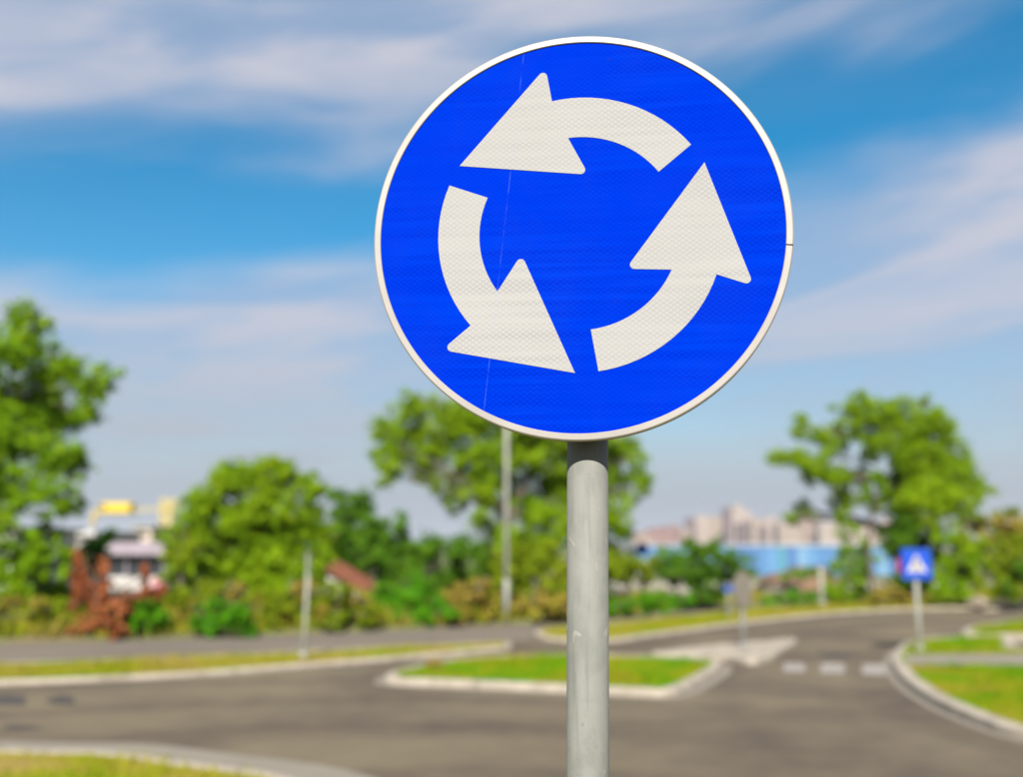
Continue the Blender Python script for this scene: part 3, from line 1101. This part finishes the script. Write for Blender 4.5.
tree('dry_brush', 'wide yellow brown brush at the foot of the round tree', 'shrub', (285, 0.1), 21.8,
     [(285, 630, 0.04), (285, 615, 0.03)],
     [(190, 600, 15), (215, 596, 14), (245, 600, 15), (275, 602, 16), (300, 606, 15), (325, 600, 16), (350, 612, 14), (310, 622, 12), (335, 624, 11), (270, 622, 11), (370, 616, 12), (340, 590, 12)], 0.13, 0.75, 'leaf_lime', 0.5, mat2='leaf_brown',
     clumps2=[(235, 592, 10), (300, 592, 13), (262, 608, 12), (320, 614, 12), (350, 600, 14), (285, 616, 10), (200, 612, 12), (365, 604, 10)])
tree('low_shrub', 'vivid green low shrub in the middle of the brush below the round tree', 'shrub', (218, 0.1), 20.6,
     [(218, 632, 0.04), (218, 624, 0.03)],
     [(200, 616, 14), (218, 612, 16), (238, 620, 16), (212, 628, 11), (250, 628, 9)], 0.12, 1.0, 'leaf_vivid', 0.35)
tree('low_shrub', 'rounded dark green shrub right beside the rust red shrub', 'shrub', (146, 0.1), 20.4,
     [(146, 632, 0.04), (146, 620, 0.03)],
     [(138, 612, 13), (152, 610, 14), (146, 624, 13), (162, 622, 9), (132, 624, 8)], 0.12, 1.0, 'leaf_vivid', 0.35)
# rust red shrub, spiky
tree('rust_shrub', 'rust red dead shrub with spiky tops at the side road', 'shrub', (105, 0.1), 20.1,
     [(103, 625, 0.06), (100, 605, 0.05), (92, 580, 0.03)],
     [(79, 556, 5), (80, 566, 6), (77, 576, 7), (84, 584, 8), (78, 596, 8), (92, 600, 8), (103, 562, 4), (104, 571, 6), (107, 582, 7), (101, 592, 9), (114, 598, 9), (98, 610, 11), (110, 614, 11), (124, 606, 9), (90, 624, 9), (104, 628, 10), (118, 630, 8),
      (78, 633, 7), (68, 636, 5), (94, 638, 6), (134, 599, 7), (144, 594, 6), (146, 570, 4), (145, 580, 5), (155, 594, 6), (163, 590, 4), (72, 604, 5), (128, 616, 6)],
     0.11, 1.2, 'leaf_rust', 0.3, lay=1.25)
tree('large_shrub', 'green shrub under the left edge tree', 'shrub', (40, 0.1), 23.5,
     [(40, 610, 0.07), (40, 585, 0.05)],
     [(12, 580, 22), (40, 568, 18), (62, 566, 14), (18, 556, 15), (48, 552, 13), (68, 556, 11), (30, 548, 11), (30, 592, 20), (55, 590, 16), (-25, 575, 30), (-60, 580, 30), (10, 600, 14)], 0.14, 0.95, 'leaf_mid', 0.6)
tree('dry_brush', 'olive brown brush at the left edge above the side road', 'shrub', (25, 0.1), 20.6,
     [(25, 628, 0.04), (25, 618, 0.03)],
     [(0, 612, 14), (25, 616, 13), (48, 614, 13), (10, 628, 9), (38, 630, 9), (58, 626, 9), (-40, 615, 20), (62, 608, 10)], 0.12, 0.75, 'leaf_lime', 0.4, mat2='leaf_brown', clumps2=[(12, 606, 11), (40, 604, 10), (22, 622, 8), (-20, 620, 14)])
tree('large_shrub', 'green shrub peeking behind the red shrub and left of the kiosk', 'shrub', (92, 0.1), 31.0,
     [(92, 590, 0.06), (92, 570, 0.05)],
     [(88, 548, 10), (96, 545, 9), (100, 556, 9), (90, 565, 12), (110, 535, 6), (104, 544, 8)], 0.14, 0.95, 'leaf_vivid', 0.4)
tree('large_shrub', 'yellow green shrub between the kiosk and the round tree', 'shrub', (182, 0.1), 24.0,
     [(182, 600, 0.06), (182, 570, 0.05)],
     [(182, 560, 14), (192, 546, 10), (178, 580, 14), (195, 590, 14), (172, 596, 10), (186, 532, 6)], 0.14, 0.95, 'leaf_lime', 0.5)
# right of the steel pole
tree('large_shrub', 'yellow green shrub just right of the steel pole', 'shrub', (630, 0.1), 29.0,
     [(630, 595, 0.06), (630, 575, 0.05)],
     [(618, 566, 14), (634, 564, 12), (650, 570, 12), (625, 578, 10), (612, 556, 10), (645, 578, 8), (655, 560, 8), (602, 570, 12)], 0.14, 1.0, 'leaf_lime', 0.5)
tree('large_shrub', 'broad dark green bush in front of the far city skyline', 'shrub', (703, 0.1), 28.0,
     [(703, 600, 0.08), (703, 575, 0.06)],
     [(672, 562, 14), (690, 554, 14), (708, 552, 14), (726, 560, 14), (742, 566, 12), (680, 574, 14), (702, 572, 18), (726, 578, 14), (704, 592, 12), (715, 596, 10), (750, 572, 7), (662, 570, 9), (694, 586, 10)], 0.15, 1.05, 'leaf_dark', 0.7)
tree('low_hedge', 'low vivid green hedge along the side road right of the steel pole', 'hedge', (650, 0.1), 25.6,
     [(650, 606, 0.03), (650, 602, 0.03)],
     [(630, 604, 8), (642, 601, 9), (656, 600, 9), (670, 600, 9), (684, 601, 8), (648, 608, 7), (664, 607, 7), (622, 608, 8), (612, 608, 8), (692, 600, 6)], 0.11, 1.0, 'leaf_vivid', 0.3)
# right tree
tree('broadleaf_tree', 'green tree with spreading limbs behind the crossing sign', 'tree', (905, 0.1), 33.0,
     [(908, 575, 0.32), (905, 535, 0.25), (905, 490, 0.17), (915, 450, 0.10)],
     [(783, 457, 15), (800, 464, 17), (820, 470, 17), (840, 480, 17), (803, 427, 14), (822, 434, 14), (838, 440, 15), (852, 412, 17), (868, 410, 18), (885, 420, 19), (862, 432, 17), (905, 415, 20), (925, 418, 19), (926, 402, 8), (942, 428, 18),
      (890, 446, 20), (915, 446, 24), (940, 450, 24), (958, 455, 15), (900, 474, 24), (928, 476, 26), (955, 478, 21), (972, 484, 15), (985, 492, 11), (895, 500, 21), (920, 504, 26), (948, 506, 21), (970, 508, 15), (848, 498, 15), (858, 480, 13), (842, 515, 11), (802, 512, 13), (790, 518, 8), (868, 455, 11), (830, 452, 9), (872, 505, 11)],
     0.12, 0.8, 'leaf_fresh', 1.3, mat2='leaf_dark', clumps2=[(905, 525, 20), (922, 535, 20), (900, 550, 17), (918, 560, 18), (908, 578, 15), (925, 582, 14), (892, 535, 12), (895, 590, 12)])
tree('slender_tree', 'slender tree with bare brown stem left of the crossing sign', 'tree', (872, 0.1), 31.0,
     [(872, 580, 0.075), (870, 545, 0.065), (873, 520, 0.055), (880, 500, 0.04)],
     [(884, 486, 9), (868, 492, 8), (876, 478, 8)], 0.14, 0.8, 'leaf_mid', 0.4)
tree('large_shrub', 'tall green scrub below the spreading limbs left of the slender tree', 'shrub', (845, 0.1), 31.5,
     [(845, 600, 0.05), (845, 585, 0.04)],
     [(835, 585, 12), (850, 578, 13), (838, 568, 9), (862, 574, 10), (872, 560, 8), (846, 556, 9), (866, 546, 8), (862, 590, 12), (842, 598, 9), (858, 560, 9), (850, 548, 8), (828, 595, 9), (868, 572, 8), (842, 536, 7), (856, 530, 7)], 0.13, 0.85, 'leaf_mid', 0.5)
tree('low_shrub', 'low dark green scrub beside the short pale post', 'shrub', (795, 0.1), 30.0,
     [(795, 600, 0.03), (795, 596, 0.03)],
     [(780, 600, 7), (795, 598, 8), (810, 598, 8), (765, 602, 6), (800, 576, 7), (812, 573, 6), (786, 578, 5)], 0.12, 0.9, 'leaf_vivid', 0.3)
tree('dry_brush', 'orange brown brush left of the crossing sign at the road bend', 'shrub', (890, 0.1), 30.0,
     [(890, 602, 0.03), (890, 597, 0.03)],
     [(882, 594, 8), (895, 592, 8), (905, 598, 7), (875, 600, 6)], 0.12, 0.75, 'leaf_brown', 0.3)
tree('large_shrub', 'yellow green scrub right beside the crossing sign', 'shrub', (962, 0.1), 30.0,
     [(962, 600, 0.08), (962, 570, 0.06)],
     [(945, 560, 14), (960, 550, 14), (975, 560, 14), (950, 580, 16), (972, 578, 14), (940, 592, 10), (960, 592, 10), (985, 550, 12), (955, 536, 10), (940, 540, 8)], 0.14, 0.85, 'leaf_mid', 0.7, mat2='leaf_lime', clumps2=[(968, 545, 10), (958, 566, 11), (980, 585, 10)])
tree('large_shrub', 'yellow green scrub cut by the right edge of the view', 'shrub', (1030, 0.1), 29.0,
     [(1030, 600, 0.08), (1030, 570, 0.06)],
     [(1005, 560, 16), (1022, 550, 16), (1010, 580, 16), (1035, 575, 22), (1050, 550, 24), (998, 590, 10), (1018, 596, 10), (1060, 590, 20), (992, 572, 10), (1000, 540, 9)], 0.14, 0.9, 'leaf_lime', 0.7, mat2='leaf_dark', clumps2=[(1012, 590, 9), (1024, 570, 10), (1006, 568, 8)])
tree('dry_brush', 'straw coloured tall brush on the rise at the right edge', 'shrub', (1000, 0.1), 38.0,
     [(1000, 580, 0.05), (1000, 550, 0.04)],
     [(975, 528, 12), (992, 526, 12), (1010, 526, 14), (1030, 528, 18), (985, 545, 14), (1008, 545, 16), (1032, 550, 18), (1060, 535, 20), (965, 540, 10)], 0.15, 0.75, 'leaf_brown', 0.6, mat2='leaf_lime', clumps2=[(1000, 516, 8), (1016, 514, 8), (980, 518, 6)])
tree('low_shrub', 'small brown green tuft of weeds on the median island', 'weed', (432, 0.1), g(432, 674)[1],
     [(432, 674, 0.01), (432, 672, 0.01)],
     [(428, 670, 8), (437, 668, 8), (444, 673, 6), (420, 674, 6)], 0.09, 0.7, 'leaf_brown', 0.15)


# ------------------------------------------------------------------ small buildings and far things
def kiosk():
    Y = 36.0
    a, b = at(106, 545, Y), at(166, 545, Y)
    w = b.x - a.x
    zb = -0.1
    ztop = at(130, 543, Y).z
    root = empty('kiosk', ((a.x + b.x) / 2, Y + 1.0, zb))
    tag(root, 'small pale kiosk with lilac roof behind the rust red shrub', 'kiosk')
    h = ztop - zb
    zs = at(130, 577, Y).z - zb            # sill
    zl = at(130, 556, Y).z - zb            # lintel
    bm = bmesh.new()
    box(bm, (0, 0, zs / 2), (w - 0.1, 1.9, zs))
    obj('wall', bm, mats['white'], root)
    bm = bmesh.new()
    box(bm, (0, 0.02, (zs + zl) / 2), (w - 0.22, 1.75, zl - zs))
    obj('window_band', bm, mats['glass'], root)
    for fx in (-0.5, -0.16, 0.18, 0.5):
        bm = bmesh.new()
        box(bm, (fx * (w - 0.16), -0.90, (zs + zl) / 2), (0.07, 0.07, zl - zs), bevel=0.004)
        obj('mullion', bm, mats['lilac'], root)
    bm = bmesh.new()
    box(bm, (0, -0.1, zl + (h - zl) / 2), (w + 0.22, 2.4, h - zl), bevel=0.03)
    obj('roof', bm, mats['lilac'], root)
    bm = bmesh.new()
    box(bm, (w * 0.38, -0.965, zs * 0.72), (w * 0.16, 0.03, zs * 0.4), bevel=0.005)
    obj('panel', bm, mat_flat('pink_panel', (0.4368, 0.168, 0.2016), 0.6), root)


kiosk()


def shed():
    Y = 25.5
    p0, p1 = at(329, 569, Y), at(375, 596, Y)
    root = empty('shed', ((p0.x + p1.x) / 2, Y, 0.05))
    tag(root, 'low shed with sloping rusty red roof half hidden in the brush', 'shed')
    o = root.location
    slope = Vector((p1.x - p0.x, 0, p1.z - p0.z))
    rust = mat_noise('rusty_roof', [(0, (0.075, 0.024, 0.012)), (1, (0.135, 0.048, 0.024))], 4.0, 0.85, bump=0.3, bscale=30)
    L = slope.length
    ang = math.atan2(slope.z, slope.x)
    # ribbed sheets laid side by side down the slope
    for k in range(3):
        bm = bmesh.new()
        n = 13
        vs = []
        for i in range(n):
            yy = -0.3 + 0.36 * (k + i / (n - 1))
            zz = 0.018 * math.cos(2 * math.pi * i / (n - 1) * 3)
            vs.append((yy, zz))
        top = [[bm.verts.new((x, yy, zz + 0.02)) for yy, zz in vs] for x in (-0.06, L)]
        bot = [[bm.verts.new((x, yy, zz)) for yy, zz in vs] for x in (-0.06, L)]
        for i in range(n - 1):
            bm.faces.new((top[0][i], top[0][i + 1], top[1][i + 1], top[1][i]))
            bm.faces.new((bot[0][i], bot[0][i + 1], bot[1][i + 1], bot[1][i]))
        for q in (0, 1):
            for i in range(n - 1):
                bm.faces.new((top[q][i], top[q][i + 1], bot[q][i + 1], bot[q][i]))
        r = obj('roof_sheet', bm, rust, root)
        r.location = Vector((p0.x - o.x, 0, p0.z - o.z))
        r.rotation_euler = (R(14), -ang, 0)
    bm = bmesh.new()
    hz = p0.z - o.z
    prism(bm, [(p0.x - o.x, 0), (p1.x - o.x - 0.2, 0), (p1.x - o.x - 0.2, p1.z - o.z + 0.02), (p0.x - o.x + 0.1, hz - 0.12), (p0.x - o.x, hz - 0.12)], -0.12, 0.6, lambda x, y, d: (x, d, y))
    obj('wall', bm, mats['white'], root)


shed()


def low_building(name, label, px0, px1, ytop, Y, depth, mat, roofmat, roof_px=4, windows=0):
    a, b = at(px0, ytop, Y), at(px1, ytop, Y)
    zb = ground_z(Y) - 0.3
    root = empty(name, ((a.x + b.x) / 2, Y + depth / 2, zb))
    tag(root, label, 'building')
    w, h = b.x - a.x, a.z - zb
    rt = roof_px * Y / F
    bm = bmesh.new()
    box(bm, (0, 0, (h - rt) / 2), (w, depth, h - rt))
    obj('wall', bm, mat, root)
    bm = bmesh.new()
    box(bm, (0, 0, h - rt / 2), (w + 0.8, depth + 0.8, rt), bevel=rt * 0.12)
    obj('roof', bm, roofmat, root)
    for k in range(windows):
        fx = -w / 2 + w * (k + 0.5) / windows
        bm = bmesh.new()
        box(bm, (fx, -depth / 2, h * 0.62), (w / windows * 0.55, 0.12, h * 0.24))
        wn = obj('window', bm, mats['glass'], root)
        bm = bmesh.new()
        box(bm, (fx, -depth / 2 - 0.08, h * 0.48), (w / windows * 0.62, 0.16, 0.12))
        obj('sill', bm, roofmat, wn)
    return root


low_building('low_building', 'white low building at the left edge behind the tree', -60, 14, 527, 62, 9, mats['white'], mats['lamp'], 4, 4)
low_building('low_building', 'long low building with white flat roof left of the kiosk', 36, 92, 531, 75, 10, mats['alu'], mats['white'], 6, 5)
low_building('low_building', 'beige block between the yellow crane and the round tree', 134, 152, 526, 110, 9, mat_flat('beige_wall', (0.3696, 0.3024, 0.2436), 0.8), mats['lamp'], 2, 3)


def crane():
    Y = 170.0
    m = at(166, 545, Y)
    zb = ground_z(Y)
    root = empty('yellow_crane', (m.x, Y, zb))
    tag(root, 'distant yellow crane with boxy yellow cab above the kiosk', 'crane')
    s = Y / F
    ztop = at(166, 499, Y).z - zb
    zj = at(118, 509, Y).z - zb
    wm = 9 * s

    def lattice(bm, p0, p1, w, n, r):
        p0, p1 = Vector(p0), Vector(p1)
        t = (p1 - p0).normalized()
        u = t.cross(Vector((0, 1, 0))).normalized()
        v = Vector((0, 1, 0))
        corners = [(u * a + v * b) * w / 2 for a, b in ((-1, -1), (1, -1), (1, 1), (-1, 1))]
        for c in corners:
            tube(bm, [p0 + c, p1 + c], [r, r], 6)
        for k in range(n):
            a, b = p0.lerp(p1, k / n), p0.lerp(p1, (k + 1) / n)
            for i in range(4):
                c, d = corners[i], corners[(i + 1) % 4]
                tube(bm, [a + c, b + d], [r * 0.6] * 2, 5)
                tube(bm, [a + c, a + d], [r * 0.6] * 2, 5)
    pale = mat_flat('pale_yellow', (0.504, 0.3948, 0.1008), 0.6)
    bm = bmesh.new()
    lattice(bm, (0, 0, 0), (0, 0, ztop), wm, 10, 0.16)
    obj('mast', bm, pale, root)
    x0 = at(94, 509, Y).x - m.x
    bm = bmesh.new()
    lattice(bm, (x0, 0, zj - 0.6), (at(178, 509, Y).x - m.x, 0, zj), 3 * s, 12, 0.05)
    obj('jib', bm, pale, root)
    bm = bmesh.new()
    box(bm, (at(118, 509, Y).x - m.x, 0, zj), (31 * s, 3.0, 11 * s), bevel=0.25)
    cab = obj('cab', bm, mats['yellow'], root)
    bm = bmesh.new()
    box(bm, (at(106, 509, Y).x - m.x, -1.52, zj + 0.2), (5 * s, 0.1, 4 * s))
    obj('window', bm, mats['glass'], cab)
    bm = bmesh.new()
    tube(bm, [(at(96, 509, Y).x - m.x, 0, zj - 0.4), (at(93, 509, Y).x - m.x, 0, zj - 3.0)], [0.4, 0.25], 8)
    obj('hook', bm, mats['yellow'], root)


crane()


def warehouse():
    Y = 262.0
    a, b = at(636, 546, Y), at(898, 546, Y)
    zb = ground_z(Y) - 0.2
    zt = at(700, 545.5, Y).z
    root = empty('blue_warehouse', ((a.x + b.x) / 2, Y + 12, zb))
    tag(root, 'long light blue building below the far city skyline', 'building')
    w, h = b.x - a.x, zt - zb
    bm = bmesh.new()
    box(bm, (0, 0.3, h / 2 - 0.4), (w - 0.2, 23.6, h - 0.8))
    obj('core', bm, mats['alu'], root)
    tones = [(0.04712, 0.1277, 0.257), (0.06426, 0.1596, 0.2927), (0.03856, 0.1037, 0.2356), (0.1028, 0.1995, 0.2999), (0.04712, 0.1596, 0.2213)]
    mt = [mat_flat('blue_cladding_%d' % i, c, 0.5) for i, c in enumerate(tones)]
    nb = 26
    pw = w / nb
    seq = [random.randrange(5) for _ in range(nb)]
    for k in range(nb):
        bm = bmesh.new()
        box(bm, (-w / 2 + pw * (k + 0.5), -12.0, h * 0.5 - 0.1), (pw - 0.12, 0.5, h - 0.5))
        obj('cladding_panel', bm, mt[seq[k]], root)
    bm = bmesh.new()
    box(bm, (0, 0, h - 0.15), (w + 1.0, 25.4, 0.4))
    obj('roof', bm, mat_flat('pale_blue_roof', (0.2856, 0.3528, 0.4368), 0.6), root)
    for fx in (-0.47,):
        bm = bmesh.new()
        box(bm, (fx * w, -12.35, 2.0), (4.2, 0.3, 4.0))
        obj('door', bm, mats['white'], root)


warehouse()


def block_wall():
    p = at(780, 591, 40.0)
    root = empty('concrete_block', (p.x, 40.0, -0.2))
    tag(root, 'grey concrete block lying on brown earth left of the short post', 'block')
    bm = bmesh.new()
    box(bm, (0, 0, (at(780, 585, 40).z + 0.2) / 2), (1.5, 0.6, at(780, 585, 40).z + 0.2), R(8), 0.05)
    obj('block', bm, mats['gutter'], root)
    for dx in (-0.45, 0.45):
        bm = bmesh.new()
        tube(bm, [(dx, 0, at(780, 585, 40).z + 0.18), (dx, 0.0, at(780, 585, 40).z + 0.30)], [0.025, 0.025], 8)
        obj('lifting_eye', bm, mats['steel'], root)


block_wall()


def mound():
    bm = bmesh.new()
    n, m = 40, 14
    c0, c1 = at(752, 590, 46).x, at(850, 590, 46).x
    vs = []
    for j in range(m + 1):
        row = []
        for i in range(n + 1):
            u, v = i / n, j / m
            x = c0 + (c1 - c0) * u
            y = 42.5 + 7 * v
            e = math.sin(math.pi * min(1, max(0, u))) ** 0.5 * math.sin(math.pi * v) ** 0.7
            z = -1.3 + e * (2.25 + 0.15 * math.sin(9 * u + 2 * v) + 0.07 * math.sin(23 * u - 5 * v)) 
            row.append(bm.verts.new((x, y, z)))
        vs.append(row)
    for j in range(m):
        for i in range(n):
            bm.faces.new((vs[j][i], vs[j][i + 1], vs[j + 1][i + 1], vs[j + 1][i]))
    tag(obj('earth_mound', bm, mats['brown'], smooth=True), kind='structure')


mound()


def boulder():
    p = at(978, 597, 28.5)
    bm = bmesh.new()
    bmesh.ops.create_icosphere(bm, subdivisions=3, radius=0.22)
    for v in bm.verts:
        n = v.co.normalized()
        v.co *= 1 + 0.18 * math.sin(5 * n.x + 1) * math.cos(4 * n.y) + 0.1 * math.sin(9 * n.z + 3 * n.x)
        v.co.z *= 0.8
        v.co.x *= 1.4
    o = obj('boulder', bm, mat_noise('stone', [(0, (0.1008, 0.0798, 0.0546)), (1, (0.2016, 0.168, 0.126))], 5.0, bump=0.5, bscale=20), None, True)
    o.location = (p.x, 28.5, 0.22)
    tag(o, 'pale stone at the foot of the scrub right of the crossing sign', 'rock')


boulder()


def far_car():
    Y = 160.0
    c = at(604, 590, Y)
    z = -5.6
    root = empty('parked_car', (c.x, Y, z))
    tag(root, 'dark car far off, half hidden by the steel pole', 'car')
    prof = [(-2.1, 0.35), (-2.1, 0.75), (-1.95, 0.92), (-1.55, 0.98), (-1.0, 1.42), (0.55, 1.46), (1.15, 1.0), (1.95, 0.86), (2.12, 0.65), (2.12, 0.35)]
    bm = bmesh.new()
    prism(bm, prof, -0.85, 0.85, lambda x, y, d: (x, d, y))
    bmesh.ops.bevel(bm, geom=bm.edges[:], offset=0.05, segments=2, affect='EDGES')
    obj('body', bm, mats['car'], root)
    for s in (-1, 1):
        bm = bmesh.new()
        prism(bm, [(-1.35, 0.98), (-0.95, 1.34), (-0.2, 1.37), (-0.2, 0.98)], s * 0.84, s * 0.87, lambda x, y, d: (x, d, y))
        prism(bm, [(-0.12, 0.98), (-0.12, 1.37), (0.5, 1.37), (0.98, 1.0)], s * 0.84, s * 0.87, lambda x, y, d: (x, d, y))
        obj('side_window', bm, mats['glass'], root)
        for wx in (-1.3, 1.3):
            bm = bmesh.new()
            prism(bm, [(wx + 0.32 * math.cos(2 * math.pi * k / 24), 0.32 + 0.32 * math.sin(2 * math.pi * k / 24)) for k in range(24)], s * 0.70, s * 0.90, lambda x, y, d: (x, d, y))
            wh = obj('wheel', bm, mats['rubber'], root)
            bm = bmesh.new()
            prism(bm, [(wx + 0.19 * math.cos(2 * math.pi * k / 16), 0.32 + 0.19 * math.sin(2 * math.pi * k / 16)) for k in range(16)], s * 0.89, s * 0.915, lambda x, y, d: (x, d, y))
            obj('rim', bm, mats['steel'], wh)


far_car()


# ------------------------------------------------------------------ the far city
def city():
    walls = [mat_flat('city_%d' % i, c, 0.85, var=0.08, scale=0.05) for i, c in enumerate([(0.252, 0.1806, 0.1386), (0.2772, 0.2184, 0.168), (0.21, 0.126, 0.105), (0.126, 0.0882, 0.084), (0.3108, 0.252, 0.21), (0.1848, 0.0756, 0.0588)])]
    # px0, px1, py top, distance, wall, roof wall, label
    spec = [
        (634, 652, 533, 1350, 0, 5, 'leftmost low pinkish block of the far city skyline'),
        (650, 668, 529, 1400, 2, 5, 'red roofed block second from the left in the far skyline'),
        (666, 682, 527, 1450, 2, 5, 'dark red block just left of the far beige slabs'),
        (680, 692, 531, 1380, 0, 0, 'low orange beige block in front of the far slabs'),
        (687, 697, 519, 1500, 3, 3, 'grey brown slab at the left end of the far tall blocks'),
        (695, 709, 517, 1520, 4, 4, 'pale cream slab left of the tallest far tower'),
        (707, 724, 518, 1540, 1, 0, 'wide beige slab touching the tallest far tower on its left'),
        (724, 733, 509, 1480, 3, 3, 'dark brown narrow tower left half of the tallest pair'),
        (731, 745, 507, 1500, 4, 1, 'tallest pale tower of the far city skyline'),
        (744, 753, 513, 1560, 4, 4, 'pale narrow tower just right of the tallest tower'),
        (738, 750, 524, 1330, 3, 3, 'dark low block before the foot of the tallest tower'),
        (752, 764, 520, 1500, 1, 0, 'beige block second right of the tallest tower'),
        (761, 768, 527, 1340, 3, 3, 'small dark block standing before the beige blocks on the right'),
        (764, 780, 519, 1540, 4, 0, 'cream block in the right part of the far skyline'),
        (779, 800, 523, 1500, 1, 0, 'wide low beige block left of the spreading tree in the skyline'),
        (798, 822, 520, 1550, 0, 0, 'beige block seen under the left limbs of the spreading tree'),
        (820, 846, 524, 1500, 4, 1, 'pale block seen through the spreading tree'),
        (844, 872, 526, 1480, 1, 0, 'beige block beside the stem of the slender tree'),
        (870, 900, 522, 1520, 0, 0, 'beige block behind the dark trunk of the spreading tree'),
    ]
    for a, b, t, Y, wm, rm, label in spec:
        p, q = at(a, t, Y), at(b, t, Y)
        zb = ground_z(Y) - 0.5
        w, h = q.x - p.x, p.z - zb
        d = min(w, 26)
        root = empty('city_block', ((p.x + q.x) / 2, Y + d / 2, zb))
        tag(root, label, 'building', 'blocks of the far city')
        bm = bmesh.new()
        box(bm, (0, 0, h / 2 - 0.6), (w, d, h - 1.2))
        obj('wall', bm, walls[wm], root)
        bm = bmesh.new()
        box(bm, (0, 0, h - 0.55), (w + 0.8, d + 0.8, 1.1))
        rf = obj('roof', bm, walls[rm], root)
        bm = bmesh.new()
        box(bm, (w * 0.15, 0, h + 1.2), (w * 0.3, d * 0.4, 2.4))
        obj('plant_room', bm, walls[wm], rf)
        bm = bmesh.new()
        nx, nz = max(3, int(w / 3.6)), max(3, int(h / 3.2))
        for i in range(nx):
            for j in range(1, nz):
                box(bm, (-w / 2 + w * (i + 0.5) / nx, -d / 2, h * (j + 0.3) / nz), (w / nx * 0.45, 0.3, h / nz * 0.5))
        o = obj('windows', bm, mats['glass'], root)
        o['kind'] = 'stuff'


city()


# ------------------------------------------------------------------ thin air haze
def haze():
    bm = bmesh.new()
    box(bm, (0, 2100, 38.5), (8400, 5200, 93))
    m = bpy.data.materials.new('haze')
    m.use_nodes = True
    t = m.node_tree
    t.nodes.remove(t.nodes['Principled BSDF'])
    v = N(t, 'ShaderNodeVolumePrincipled')
    v.inputs['Color'].default_value = (0.86, 0.91, 1.0, 1)
    v.inputs['Density'].default_value = 0.00013
    v.inputs['Anisotropy'].default_value = 0.2
    t.links.new(v.outputs[0], t.nodes['Material Output'].inputs['Volume'])
    o = obj('haze', bm, m)
    o.display_type = 'WIRE'
    tag(o, kind='stuff')


haze()
